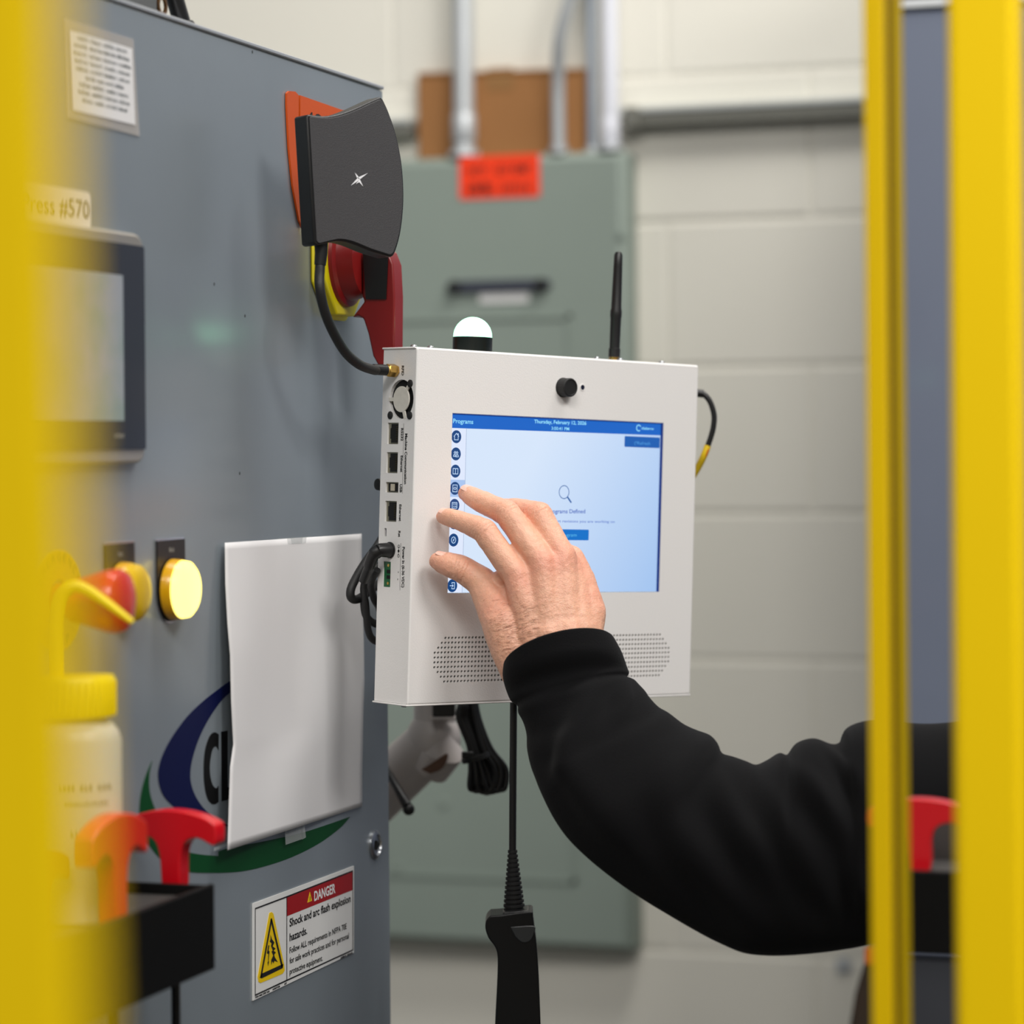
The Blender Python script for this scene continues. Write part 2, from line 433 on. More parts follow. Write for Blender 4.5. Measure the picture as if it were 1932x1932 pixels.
# ------------------------------------------------------------------ grey machine beyond the right guard
MY = 3.05
MP = Plane((0, MY, 0), XY, ZZ)
mx0 = MP.loc(1680, 900)[0]; mz = MP.loc(1750, 12)[1]
mc = thing('grey_machine', (mx0+.9, MY+.3, 0), 'blue-grey machine cabinet seen in the gap between the two right yellow posts', 'machine')
mgrey = mat('machine_blue_grey', (112, 120, 138), .35, metal=.1, coat=.4, var=.08, vscale=5)
obj('upper_cover', MB().abox(mx0, MY, mz+.012, 2.3, MY+.6, 2.25), mgrey, mc, bevel=.004)
obj('trim_strip', MB().abox(mx0, MY-.004, mz, 2.3, MY+.6, mz+.008), mat('bright_trim', (215, 218, 220), .4), mc)
obj('door', MB().abox(mx0, MY, MP.loc(1750, 1805)[1], 2.3, MY+.6, mz-.004), mgrey, mc, bevel=.004)
obj('lower_section', MB().abox(mx0, MY+.006, 0.0, 2.3, MY+.6, MP.loc(1750, 1812)[1]), mat('lower_dark_grey', (58, 60, 66), .5, var=.1), mc, bevel=.004)  # lower section coloured a darker grey than the door above
# brown leather pouch hanging on its left edge
PO = Plane((0, MY-.03, 0), XY, ZZ)
pts = [PO.loc(*q) for q in ((1648, 1765), (1640, 1800), (1628, 1835), (1618, 1870), (1608, 1932), (1606, 2020), (1622, 2090), (1668, 2095), (1672, 2000), (1670, 1780))]
pc = thing('leather_pouch', PO.w(pts[5][0]+.02, pts[6][1]), 'dark brown pouch at the lower right, hanging beside the yellow post edge', 'pouch')
obj('pouch_body', MB().prism(PO, pts, -.028, .02), mat('brown_leather', (52, 38, 24), .75, var=.2, vscale=30), pc, bevel=.006)
q = PO.loc(1640, 1790)
obj('orange_tab', MB().prism(PO, rrect(q[0], q[1]-.012, q[0]+.02, q[1]+.006, .002), .021, .024), mat('orange_tab', (205, 100, 20), .6), pc)
obj('strap', MB().abox(q[0]+.004, MY-.035, q[1]-.01, q[0]+.014, MY-.001, q[1]+.06), mat('brown_leather', (0, 0, 0)), pc, bevel=.002)

# ------------------------------------------------------------------ control cabinet
CX = -.808
CAB = Plane((CX, 0, 0), YY, ZZ)
cy1 = CAB.loc(729, 900)[0]; cz1 = CAB.loc(720, 170)[1]
cab = thing('control_cabinet', (CX-.25, (cy1+.9)/2, 0), 'tall grey machine control cabinet with a glossy face at the left', 'cabinet')
obj('body', MB().abox(CX-.5, .95, .05, CX-.004, cy1-.004, cz1-.003), CABM, cab, bevel=.003)
obj('door', MB().abox(CX-.003, .95, .06, CX, cy1, cz1), CABM, cab, bevel=.0015)
obj('top_lip', MB().abox(CX-.02, .95, cz1+.0005, CX+.0012, cy1, cz1+.0035), mat('lip_bright', (172, 176, 182), .35, metal=.3), cab, bevel=.0008)
obj('plinth', MB().abox(CX-.48, .97, 0, CX-.02, cy1-.02, .05), BLKM, cab)
# door screw
a, b = CAB.loc(706.5, 1594)
sc = obj('quarter_turn_lock', MB().lathe(CAB.w(a, b), CAB.n, [(0, .0115), (.0015, .0115), (.003, .009), (.003, .0085), (.0015, .008), (.0015, .0)], 32), STEEL, cab)
obj('lock_insert', disc(MB(), CAB, a, b, .0045, .0016, .0032, 3), BLKM, sc)
for (x, y) in ((476, 98), (404, 536), (462, 596), (452, 893)):
    a, b = CAB.loc(x, y); obj('paint_chip', disc(MB(), CAB, a, b, .0012, .00005, .0002, 7), mat('chip', (70, 76, 80), .7), cab)

# logo printed on the door
BLUE = mat('logo_blue', (3, 12, 62), .5, spec=.25); GRN = mat('logo_green', (0, 66, 28), .5, spec=.25)
Lc = lambda lst: [CAB.loc(200+x/4.7115, 1250+y/4.7115) for x, y in lst]
outer = [(1105, 160), (1000, 235), (860, 345), (720, 480), (600, 640), (520, 780), (470, 920), (462, 1040), (500, 1170), (580, 1265), (680, 1335), (830, 1390), (960, 1425), (1100, 1460)]
inner = [(1100, 1455), (990, 1395), (880, 1310), (800, 1200), (755, 1080), (748, 960), (775, 820), (830, 660), (900, 520), (980, 395), (1050, 310), (1105, 262)]
obj('logo_crescent', MB().prism(CAB, sm2(Lc(outer))+sm2(Lc(inner)), .00005, .0003), BLUE, cab, label='blue crescent of the logo')
go = [(408, 872), (350, 1010), (310, 1160), (295, 1300), (300, 1400), (330, 1530), (400, 1650), (500, 1760), (620, 1830), (760, 1865), (1000, 1870)]
gi = [(1000, 1720), (800, 1700), (640, 1650), (540, 1510), (470, 1375), (410, 1240), (382, 1110), (385, 980)]
g1 = [CAB.loc(x, y) for x, y in ((412, 1647), (455, 1644), (500, 1634), (550, 1617), (600, 1592), (640, 1563), (660, 1541))]
g2 = [CAB.loc(x, y) for x, y in ((660, 1541), (620, 1555), (570, 1571), (500, 1587), (440, 1598), (412, 1606))]
mb = MB().prism(CAB, sm2(Lc(go))+sm2(Lc(gi)), .00005, .0003)
mb.prism(CAB, sm2(g1)+sm2(g2), .00006, .00031)
obj('logo_swoosh', mb, GRN, cab, label='green swoosh of the logo')
LB = mat('logo_black', (8, 8, 9), .5, spec=.25)
Co = [(1000, 640), (965, 620), (930, 640), (900, 700), (875, 800), (866, 940), (872, 1080), (893, 1190), (925, 1245), (960, 1260), (998, 1240)]
Ci = [(998, 1095), (975, 1118), (945, 1085), (925, 1010), (920, 920), (930, 830), (948, 765), (975, 745), (998, 780)]
obj('logo_letter', MB().prism(CAB, sm2(Lc(Co))+sm2(Lc(Ci)), .00005, .0003), LB, cab, label='black letter C')
obj('logo_letter', MB().prism(CAB, Lc([(1022, 615), (1078, 605), (1078, 1110), (1160, 1085), (1160, 1195), (1026, 1232)]), .00005, .0003), LB, cab, label='black letter L partly hidden by paper')

# operator panel (HMI) let into the door
a1, bt = CAB.loc(250, 466); _, bb = CAB.loc(256, 848); a0 = a1-.235
hm = obj('operator_panel', MB().prism(CAB, rrect(a0-.004, bb-.009, a1+.003, bt+.008, .012), 0, .007), mat('hmi_frame_silver', (170, 165, 158), .35, metal=.5), cab, bevel=.002, label='silver framed operator panel')
obj('glass_front', MB().prism(CAB, rrect(a0, bb, a1, bt, .002), .007, .0085), mat('black_glass', (12, 12, 12), .12, coat=1), hm)
s1, sb = CAB.loc(234, 794, .0086); _, stp = CAB.loc(228, 519, .0086)
s0 = a0+.02
scm = bpy.data.materials.new('hmi_screen'); scm.use_nodes = True; nt = scm.node_tree; bs = nt.nodes['Principled BSDF']
tc = nt.nodes.new('ShaderNodeTexCoord'); nn = nt.nodes.new('ShaderNodeTexNoise'); nn.inputs['Scale'].default_value = 26
rp = nt.nodes.new('ShaderNodeValToRGB'); rp.color_ramp.elements[0].color = lin((128, 142, 138)); rp.color_ramp.elements[1].color = lin((148, 150, 156)); rp.color_ramp.elements[0].position = .4; rp.color_ramp.elements[1].position = .6
nt.links.new(tc.outputs['Object'], nn.inputs['Vector']); nt.links.new(nn.outputs['Fac'], rp.inputs['Fac']); nt.links.new(rp.outputs['Color'], bs.inputs['Emission Color'])
bs.inputs['Emission Strength'].default_value = .75; bs.inputs['Base Color'].default_value = lin((40, 44, 44)); bs.inputs['Roughness'].default_value = .3
obj('display', MB().prism(CAB, [(s0, sb), (s1, sb), (s1, stp), (s0, stp)], .0085, .0088), scm, hm, label='faded greenish grey display')
mb = MB(); q0 = CAB.loc(216, 826, .0086); q1 = CAB.loc(236, 826, .0086); scribble(mb, CAB, q0, q1, .0032, .0087, 1)
obj('maker_print', mb, mat('print_grey', (160, 158, 150), .5), hm)

# emergency stop
ea, eb = CAB.loc(112, 1133)
es = obj('emergency_stop', ring(MB(), CAB, ea, eb, .013, .0315, 0, .0014, 40), mat('estop_yellow', (228, 190, 20), .4), cab, label='red mushroom button on a round yellow plate')
obj('mushroom_head', MB().lathe(CAB.w(ea, eb), CAB.n, [(.0, .011), (.010, .011), (.011, .0135), (.018, .0150), (.034, .0195), (.040, .0200), (.0435, .0185), (.0455, .0145), (.0465, .006), (.0467, 0)], 40), mat('estop_red', (214, 30, 22), .25, coat=.3), es)
mb = MB()
vs = 'EMERGENCY'
for i, chh in enumerate(vs):
    q = radians(152 - i*(124/8)); rr = .0245; d = V((sin(q), -cos(q))); c = V((ea+rr*cos(q), eb+rr*sin(q)))
    text(mb, CAB, chh, c-d*.0022, c+d*.0022, .0052, .0016)
for i, chh in enumerate('STOP'):
    q = radians(-112 + i*15); rr = .0285; d = V((-sin(q), cos(q))); c = V((ea+rr*cos(q), eb+rr*sin(q)))
    text(mb, CAB, chh, c-d*.0022, c+d*.0022, .0052, .0016)
tag(obj('lettering', mb, mat('print_brown', (96, 76, 14), .6), es), kind='stuff')
# first lamp (unlit amber) and its black plate
def legend(px0, px1, py0, cyp, lit, label):
    a0, b0 = CAB.loc(px0, py0); a1, _ = CAB.loc(px1, py0); ca = (a0+a1)/2; cb = CAB.loc((px0+px1)/2, cyp)[1]; rr = (a1-a0)/2
    ch = obj('legend_plate_rim', MB().prism(CAB, [(ca-(rr+.001)*cos(radians(t)), cb-(rr+.001)*sin(radians(t))) for t in range(0, 181, 12)] + [(a1+.001, b0+.001), (a0-.001, b0+.001)], 0, .001), mat('chrome_rim', (200, 200, 200), .2, metal=1), cab, label=label)
    obj('legend_plate', MB().prism(CAB, [(ca-rr*cos(radians(t)), cb-rr*sin(radians(t))) for t in range(0, 181, 12)] + [(a1, b0), (a0, b0)], .001, .002), BLK, ch)
    mb = MB(); text(mb, CAB, '0', (ca-.002, b0-.019), (ca+.002, b0-.019), .005, .0022); scribble(mb, CAB, (ca-.004, b0-.008), (ca+.004, b0-.008), .003, .0022, 1)
    obj('print', mb, mat('print_pale', (150, 150, 150), .5), ch)
    p = CAB.w(ca, cb)
    obj('bezel', MB().lathe(p, CAB.n, [(.002, rr*.80), (.003, rr*.95), (.009, rr*.93), (.010, rr*.9), (.010, .004)], 48), mat('amber_housing', (216, 160, 0), .3, coat=.3), ch)
    if lit: lm = mat('amber_lens_lit', (255, 214, 10), .3, emit=2.6, emit_rgb=(255, 236, 120))
    else: lm = mat('amber_lens', (220, 180, 10), .3)
    obj('lens', MB().lathe(p, CAB.n, [(.010, rr*.90), (.014, rr*.87), (.0165, rr*.74), (.0178, rr*.45), (.0182, 0)], 40), lm, ch)
    return p, rr
legend(195, 249, 1028, 1118, False, 'black legend plate with an unlit yellow lamp')
p, rr = legend(292, 344, 1021, 1112, True, 'black legend plate with a lit yellow lamp')

# rotary disconnect: axis along the cabinet normal
da, db = CAB.loc(628, 490)
DP = Plane(CAB.w(da, db), CAB.n, ZZ)        # profile plane: a = out of the door, b = up
def dl(px, py): return DP.loc(px, py)
yel2 = mat('switch_yellow', (226, 208, 10), .4)
def oct_(r, k=8, q0=pi/8): return [(da+r*cos(2*pi*i/k+q0), db+r*sin(2*pi*i/k+q0)) for i in range(k)]
rr = dl(640, 604)[1]; r8 = abs(rr)
n1 = dl(612, 480)[0]; n2 = dl(652, 480)[0]
ds = obj('disconnect_base', MB().prism(CAB, oct_(r8/cos(pi/8)), 0, max(.004, n1)), yel2, cab, bevel=.002, label='yellow and red rotary disconnect switch')
obj('yellow_plate', MB().prism(CAB, oct_(r8/cos(pi/8)*.93), n1, n2), yel2, ds, bevel=.0015)
obj('green_print', ring(MB(), CAB, da, db, r8*.56, r8*.72, n2, n2+.0003, 40, -.9, 1.2), mat('green_print', (20, 130, 60), .4), ds)
n3 = dl(690, 500)[0]; rb = abs(dl(660, 570)[1])
obj('rotary_body', MB().lathe(CAB.w(da, db), CAB.n, [(n2, rb*1.12), (n2+.003, rb*1.1), (n3-.012, rb*.98), (n3-.006, rb*.93), (n3, rb*.86)], 40), DRED, ds)
hp = [dl(*q) for q in ((694, 474), (692, 560), (696, 570), (673, 600), (684, 596), (694, 602), (703, 630), (712, 672), (722, 690), (752, 690), (753, 560), (750, 500), (740, 474))]
hz = .010
mb = MB(); n = len(hp)
PL2 = DP
obj('handle', MB().prism(DP, hp, -hz, hz), DRED, ds, bevel=.003)
q = [dl(*z) for z in ((694, 478), (700, 566), (738, 566), (742, 480))]
obj('black_window', MB().prism(DP, q, hz, hz+.0012), BLK, ds)

# cabinet top: grey gland and a black hose
GX = V((CX-.02, 0, 0)); ga = pP(215, 10, GX, XY).y; gb = pP(300, 10, GX, XY).y
TPp = V((CX-.02, ga, cz1+.004))
gl = thing('cable_gland_box', TPp, 'small dark grey box with a brass loop on top of the cabinet', 'box')
obj('gland_body', MB().box(TPp+V((-.06, 0, 0)), (.06, 0, 0), (0, gb-ga, 0), (0, 0, .06)), mat('gland_grey', (84, 86, 86), .5), gl, bevel=.004)
obj('brass_loop', ring(MB(), Plane(V((CX-.021, pP(308, 10, GX, XY).y, cz1+.016)), YY, ZZ), 0, 0, .005, .0072, -.001, .001, 20), mat('brass_old', (150, 110, 70), .35, metal=1), gl)
hs = V((CX-.02, pP(347, 40, GX, XY).y, cz1+.004))
hc = thing('black_hose', hs, 'thick black hose rising from the top of the grey cabinet', 'hose')
obj('hose', MB().tube(smooth_path([hs, hs+V((-.004, -.012, .03)), hs+V((-.01, -.03, .08)), hs+V((-.03, -.07, .2))]), .0062, 16), BLK, hc)
obj('hose_fitting', MB().lathe(hs, ZZ, [(0, .009), (.004, .009), (.006, .0075)], 6), BLKM, hc)

# ------------------------------------------------------------------ labels and papers on the cabinet
# clear sleeve with a printed notice
qs = [CAB.loc(*q) for q in ((122, 35), (249, 74), (261, 257), (128, 222))]
ns = thing('notice_sleeve', CAB.w(*qs[3]), 'clear plastic sleeve with a printed white notice at the top left of the cabinet', 'notice')
obj('plastic_sleeve', MB().prism(CAB, [qs[3], qs[2], qs[1], qs[0]], .0002, .001), mat('clear_sleeve', (205, 200, 195), .25, alpha=.45), ns)
qp = [CAB.loc(*q) for q in ((131, 58), (246, 92), (252, 236), (137, 208))]
obj('notice_paper', MB().prism(CAB, [qp[3], qp[2], qp[1], qp[0]], .001, .0013), PAPER, ns)
mb = MB()
for i in range(9):
    t = (i+.9)/10.3
    L0 = V(qp[0]).lerp(V(qp[3]), t); R0 = V(qp[1]).lerp(V(qp[2]), t); ind = [.1, .05, .03, .05, .06, .2, .1, .08, .14][i]
    scribble(mb, CAB, L0.lerp(R0, ind), L0.lerp(R0, 1-ind*.8), .0026, .00135, 4)
obj('lettering', mb, mat('print_dark', (118, 124, 126), .6), ns)
# press number label
qs = [CAB.loc(*q) for q in ((30, 342), (158, 362), (171, 435), (30, 410))]
a0 = qs[0][0]; a1 = CAB.loc(169, 400)[0]; b0 = CAB.loc(169, 434)[1]; b1 = CAB.loc(165, 363)[1]
pl_ = thing('press_label', CAB.w((a0+a1)/2, b0), 'rounded white label reading Press #570 on the cabinet', 'label')
obj('label_sheet', MB().prism(CAB, rrect(a0, b0, a1, b1, .004), .0002, .0012), mat('label_cream', (232, 224, 214), .4), pl_)
mb = MB(); textp(mb, CAB, 'Press #570', (46, 398), (166, 413), 37, .0014, bold=0)
obj('lettering', mb, mat('print_black2', (44, 38, 30), .5), pl_)
# danger sign
def DS(x, y): return CAB.loc(460+x/6.038, 1600+y/6.038, .001)
q = [DS(105, 1740), DS(1255, 1190), DS(1255, 205), DS(105, 632)]
dg = thing('danger_sign', CAB.w(*q[0]), 'white and red DANGER shock and arc flash sign low on the cabinet', 'sign')
obj('sign_sheet', MB().prism(CAB, q, .0002, .001), LWHITE, dg)
mb = MB()
def quad(mb, pts, off, m=None): return mb.add([CAB.w(a, b, off) for a, b in pts], [tuple(range(len(pts)))])
obj('red_band', quad(MB(), [DS(487, 778), DS(1238, 478), DS(1238, 260), DS(485, 555)], .0011), mat('danger_red', (164, 8, 14), .4), dg)
sw = .0011
for pts in ([(128, 1675), (128, 690)], [(128, 690), (485, 556), (1238, 260)], [(487, 560), (487, 1507)], [(128, 1675), (487, 1507), (1240, 1160)], [(1238, 260), (1240, 1160)]):
    stroke(mb, CAB, [DS(*p) for p in pts], sw, .00125)
textp(mb, CAB, 'Shock and arc flash explosion', (460+505/6.038, 1600+895/6.038), (460+1200/6.038, 1600+612/6.038), 15.5, .00125, .022)
textp(mb, CAB, 'hazards.', (460+505/6.038, 1600+1060/6.038), (460+705/6.038, 1600+975/6.038), 15, .00125, .022)
textp(mb, CAB, 'Follow ALL requirements in NFPA 70E', (460+505/6.038, 1600+1200/6.038), (460+1155/6.038, 1600+918/6.038), 11.8, .00125, .014)
textp(mb, CAB, 'for safe work practices and for personal', (460+505/6.038, 1600+1318/6.038), (460+1180/6.038, 1600+1027/6.038), 11.8, .00125, .014)
textp(mb, CAB, 'protective equipment.', (460+505/6.038, 1600+1440/6.038), (460+882/6.038, 1600+1280/6.038), 11.5, .00125, .014)
for (x0, y0, x1, y1, n) in ((128, 1712, 295, 1638, 4), (325, 1622, 418, 1580, 1), (460, 1560, 488, 1545, 1), (1100, 1262, 1242, 1198, 2)):
    scribble(mb, CAB, DS(x0, y0), DS(x1, y1), .0016, .00125, n)
tag(obj('lettering', mb, INK, dg, smooth=False), kind='stuff')
mb = MB(); textp(mb, CAB, 'DANGER', (460+785/6.038, 1600+602/6.038), (460+1026/6.038, 1600+505/6.038), 18.5, .00125, .03)
obj('danger_lettering', mb, mat('print_white', (236, 236, 236), .5), dg, smooth=False)
syel = mat('sign_yellow', (242, 204, 0), .4)
obj('warning_triangle', MB().prism(CAB, [DS(165, 1525), DS(190, 1537), DS(440, 1432), DS(464, 1395), DS(458, 1330), DS(335, 745), DS(312, 728), DS(288, 740), DS(155, 1470)][::-1], .001, .0012), syel, dg)
mb = MB()
tri_o = [(176, 1465), (192, 1487), (430, 1375), (446, 1330), (318, 790), (306, 785)]
tri_i = [(205, 1435), (418, 1335), (310, 850)]
k = len(mb.v)
stroke(mb, CAB, [DS(193, 1460), DS(310, 818)], .0028, .0013); stroke(mb, CAB, [DS(310, 818), DS(432, 1345)], .0028, .0013)
mb.add([CAB.w(*DS(*p), .0013) for p in ((176, 1478), (200, 1485), (440, 1368), (447, 1318), (200, 1430))], [(0, 1, 2, 3, 4)])
bolt = [(300, 985), (318, 1040), (345, 1075), (325, 1120), (358, 1145), (335, 1170), (362, 1190), (342, 1215), (350, 1245), (385, 1300), (345, 1285), (335, 1315), (322, 1290), (308, 1335), (308, 1275), (330, 1225), (312, 1180), (325, 1165), (305, 1115), (312, 1085), (290, 1065), (300, 1040)]
mb.add([CAB.w(*DS(*p), .0013) for p in bolt], [tuple(range(len(bolt)))])
b2 = [(275, 1105), (288, 1110), (278, 1170), (290, 1175), (278, 1290), (284, 1290), (273, 1350), (266, 1300), (271, 1300), (276, 1205), (258, 1200)]
mb.add([CAB.w(*DS(*p), .0013) for p in b2], [tuple(range(len(b2)))])
obj('arc_flash_symbol', mb, INK, dg, smooth=False)
sm = obj('small_triangle', MB().prism(CAB, [DS(724, 622), DS(774, 600), DS(750, 500)], .0011, .00125), syel, dg)
obj('exclamation_mark', quad(MB(), [DS(748, 600), DS(754, 598), DS(754, 550), DS(748, 550)], .0013), INK, sm)

# blank letter paper taped over the logo (curling free at the left)
Lp = [(424, 1024), (425, 1102), (429, 1177), (434, 1236), (436, 1325), (440, 1404), (434, 1448), (432, 1512), (429, 1604)]
Rp = [(682, 1007), (682, 1080), (684, 1150), (686, 1215), (687, 1285), (685, 1350), (684, 1405), (683, 1465), (683, 1521)]
def paper(u, v):
    t = v*8; i = min(7, int(t)); f = t-i
    l = V(CAB.loc(*Lp[i])).lerp(V(CAB.loc(*Lp[i+1])), f); r = V(CAB.loc(*Rp[i])).lerp(V(CAB.loc(*Rp[i+1])), f)
    c = l.lerp(r, u)
    off = .0012 + .006*(1-u)**2*(.3+v) + .0032*sin(u*5.2+.6+v*1.3)**2*(1-abs(u-.5)*.6) + .0015*sin(v*4+u*3)**2
    off *= min(1, (1-u)*8+.25)
    # keep the outline where it is seen while the sheet stands off the door
    d = CAB.w(c.x, c.y) - CAM; k = (off)/(-d.dot(CAB.n))
    return CAM + d*(1-k)
mb = MB().grid(paper, 40, 48); n = len(mb.v)
lp = thing('letter_paper', paper(.5, 1), 'large blank white paper taped over the logo on the cabinet', 'paper')
o = obj('sheet', mb, PAPER, lp); o.modifiers.new('thick', 'SOLIDIFY').thickness = .0002
TAPE = mat('clear_tape', (200, 205, 205), .2, alpha=.28)
for pts in (((538, 1558), (570, 1541), (574, 1582), (540, 1594)), ((574, 1542), (566, 1545), (571, 1584), (578, 1580)), ((525, 1016), (590, 1012), (590, 1024), (525, 1028)), ((405, 1600), (440, 1586), (440, 1592), (405, 1606))):
    mb = MB().prism(CAB, [CAB.loc(*q, .004) for q in pts], .0035, .0037); obj('tape_strip', mb, TAPE, lp)

# orange round label behind the card reader
op = [CAB.loc(*q) for q in ((541, 172), (553, 173), (559, 180), (559, 250), (566, 430), (560, 415), (548, 350), (541, 280), (537, 200), (537, 176))]
og = thing('orange_label', CAB.w(*op[4]), 'orange label with black voltage figures behind the black card reader', 'label')
orm = mat('label_orange', (200, 78, 6), .4)
obj('label_sheet', MB().prism(CAB, op, .0005, .002), orm, og)
op = [CAB.loc(*q) for q in ((562, 180), (645, 209), (665, 220), (668, 420), (570, 430), (562, 250))]
obj('label_sheet', MB().prism(CAB, op, .0005, .002), orm, og)
mb = MB(); textp(mb, CAB, '480V', (571, 246), (640, 262), 38, .0022, .02)
obj('lettering', mb, INK, og)

# ------------------------------------------------------------------ wall terminal (white touch screen box)
def Rm(a, b, g): return Matrix.Rotation(a, 3, 'Z') @ Matrix.Rotation(b, 3, 'X') @ Matrix.Rotation(g, 3, 'Y')
BAS = Matrix((RIGHT, FWD, UP)).transposed()
TM = BAS @ Rm(.6961, .0122, .0368)
TO = c2w(-.0698, 2.0911, .0713); tx, ty, tz = TM.col[0].copy(), TM.col[1].copy(), TM.col[2].copy()
TW, THH, TD = .2893, .2658, .041
TF = Plane(TO, tx, tz)                  # front face, normal towards the viewer
TS = Plane(TO, -ty, tz)                 # left side face, normal to the left
def tl(x, y, z): return TO + tx*x + ty*y + tz*z
term = thing('touch_terminal', tl(TW/2, TD, -THH), 'white metal touch screen terminal showing a blue and white programs page', 'terminal')
R_ = .0014
# speaker fields (holes) on the front
sxa, sza = .0352, -.0473
sw_, sh_ = .217, .1356
def grille(px_edge, side):
    top = TF.loc(840 if side < 0 else 1243, 1203.9 if side < 0 else 1197.6)
    bot = TF.loc(838 if side < 0 else 1241, 1286.2 if side < 0 else 1274.3)
    ph = (top[1]-bot[1])/9; e = TF.loc(px_edge, 1245)[0]
    pw = (TF.loc(917.3, 1204)[0]-TF.loc(840.7, 1204)[0])/12
    return top[1], ph, e, pw
NC = 26
fields = []
for side, pe in ((-1, 820.3), (1, 1261)):
    zt, ph, e, pw = grille(pe, side); cells = set()
    for r in range(10):
        cut = max(0, 3-r, r-6)
        for c in range(NC):
            if c >= cut and c < NC-cut: cells.add((c, r))
    fields.append((side, zt, ph, e, pw, cells))
holes = [(sxa, sza-sh_, sxa+sw_, sza)]
rects = []
for side, zt, ph, e, pw, cells in fields:
    xa = e-pw/2 if side < 0 else e+pw/2-NC*pw
    rects.append((xa, zt+ph/2-10*ph, xa+NC*pw, zt+ph/2, 0))
mb = plate(MB(), TF, R_, -THH+R_, TW-R_, -R_, holes+rects, 0, .0012)
fp = obj('front_panel', mb, WHT, term, smooth=False)
for (side, zt, ph, e, pw, cells), rc in zip(fields, rects):
    mb = MB()
    for r in range(10):
        for c in range(NC):
            cx = rc[0]+pw*(c+.5); cz = zt-ph*r
            if (c, r) in cells: hole_cell(mb, TF, cx, cz, pw/2, ph/2, .00115, 0, .0016, 8, .92)
            else: plate(mb, TF, cx-pw/2, cz-ph/2, cx+pw/2, cz+ph/2, [], 0)
    obj('speaker_grille', mb, WHT, term, smooth=False, dbl=False)
    obj('speaker_backing', MB().prism(TF, [(rc[0], rc[1]), (rc[2], rc[1]), (rc[2], rc[3]), (rc[0], rc[3])], -.0019, -.0017), DARK, term)
# side plate with ports
def TSr(x0, y0, x1, y1):
    p = TS.loc(x0, y0); q = TS.loc(x1, y1); return (p[0], q[1], q[0], p[1])
ports = {'serial_port': TSr(731.5, 797.5, 751, 838), 'network_port': TSr(729.5, 853, 749.7, 892.8), 'usb_port': TSr(727.8, 909.3, 751.2, 929.7), 'network_port2': TSr(727, 944.8, 747.6, 984.7), 'reset_slot': TSr(725, 996.4, 728.8, 1012), 'terminal_block': TSr(724, 1059, 736, 1108)}
fc = TS.loc(757.3, 753.3); fr = .0148
fanr = (fc[0]-fr-.001, fc[1]-fr-.001, fc[0]+fr+.001, fc[1]+fr+.001)
mb = plate(MB(), TS, -TD, -THH+R_, -R_, -R_, list(ports.values()), 0, .0035)
# fan opening is cut from the plate as a square cell with a round hole
mb2 = MB(); plate(mb2, TS, -TD, -THH+.0003, -R_, -.0004, list(ports.values())+[(*fanr, 0)], 0, .0035)
hole_cell(mb2, TS, fc[0], fc[1], fr+.001, fr+.001, fr, 0, .003, 32)
obj('side_panel', mb2, WHT, term, smooth=False)
# body behind: top, bottom, right, back sheets and rolled edges
mb = MB()
mb.box(tl(-.0010, .0016, -.0006), tx*(TW+.0012), ty*(TD-.0004), tz*.0013)
obj('top_flange', mb, WHT, term, bevel=.0005)
mb = MB().box(tl(-.0012, 0, -THH-.0012), tx*(TW+.0014), ty*(TD+.0012), tz*.0013)
obj('bottom_flange', mb, WHT, term, bevel=.0005)
mb = MB().box(tl(TW-.0012, R_, -THH), tx*.0012, ty*(TD-R_), tz*THH)
mb.box(tl(.001, TD-.0012, -THH), tx*(TW-.002), ty*.0012, tz*THH)
obj('back_shell', mb, WHT, term, bevel=.0003)
mb = MB()
for (x, z0_, z1_) in ((R_, -THH+R_, -R_), (TW-R_, -THH+R_, -R_)): mb.tube([tl(x, R_, z0_), tl(x, R_, z1_)], R_, 16)
for z in (-R_+.0003, -THH+R_): mb.tube([tl(R_, R_, z), tl(TW-R_, R_, z)], R_, 16)
for x in (R_, TW-R_):
    for z in (-R_, -THH+R_): mb.ball(tl(x, R_, z), R_, 12)
obj('folded_edge', mb, WHT, term, dbl=False)
obj('inner_box', MB().box(tl(.0045, .0035, -THH+.003), tx*(TW-.008), ty*(TD-.006), tz*(THH-.006)), DARK, term)
# ports
def pbox(nm, rc, m, inset=.0002, d0=-.0034, d1=-.0010, label=None):
    return obj(nm, MB().prism(TS, [(rc[0]+inset, rc[1]+inset), (rc[2]-inset, rc[1]+inset), (rc[2]-inset, rc[3]-inset), (rc[0]+inset, rc[3]-inset)], d0, d1), m, term, label=label)
for k in ('serial_port', 'network_port', 'network_port2'):
    rc = ports[k]; w_ = rc[2]-rc[0]; h_ = rc[3]-rc[1]
    o = pbox(k.rstrip('2'), rc, mat('port_metal', (150, 146, 128), .35, metal=.8), d0=-.0036, d1=-.0014)
    obj('port_cavity', MB().prism(TS, [(rc[0]+w_*.24, rc[1]+h_*.06), (rc[2]-w_*.04, rc[1]+h_*.06), (rc[2]-w_*.04, rc[3]-h_*.06), (rc[0]+w_*.24, rc[3]-h_*.06)], -.0014, -.0012), DARK, o)
    obj('port_cavity', MB().prism(TS, [(rc[0]+w_*.16, rc[1]+h_*.25), (rc[0]+w_*.24, rc[1]+h_*.25), (rc[0]+w_*.24, rc[3]-h_*.25), (rc[0]+w_*.16, rc[3]-h_*.25)], -.0014, -.0012), DARK, o)
    mb = MB()
    for i in range(8):
        z = rc[1]+h_*(.2+.6*i/7); mb.box(TS.w(rc[2]-w_*.30, z, -.0012), TS.ex*w_*.14, TS.ey*.0004, TS.n*.0003)
    obj('contact_pins', mb, mat('pin_gold_dim', (96, 84, 50), .4, metal=1), o)
rc = ports['usb_port']; w_ = rc[2]-rc[0]; h_ = rc[3]-rc[1]
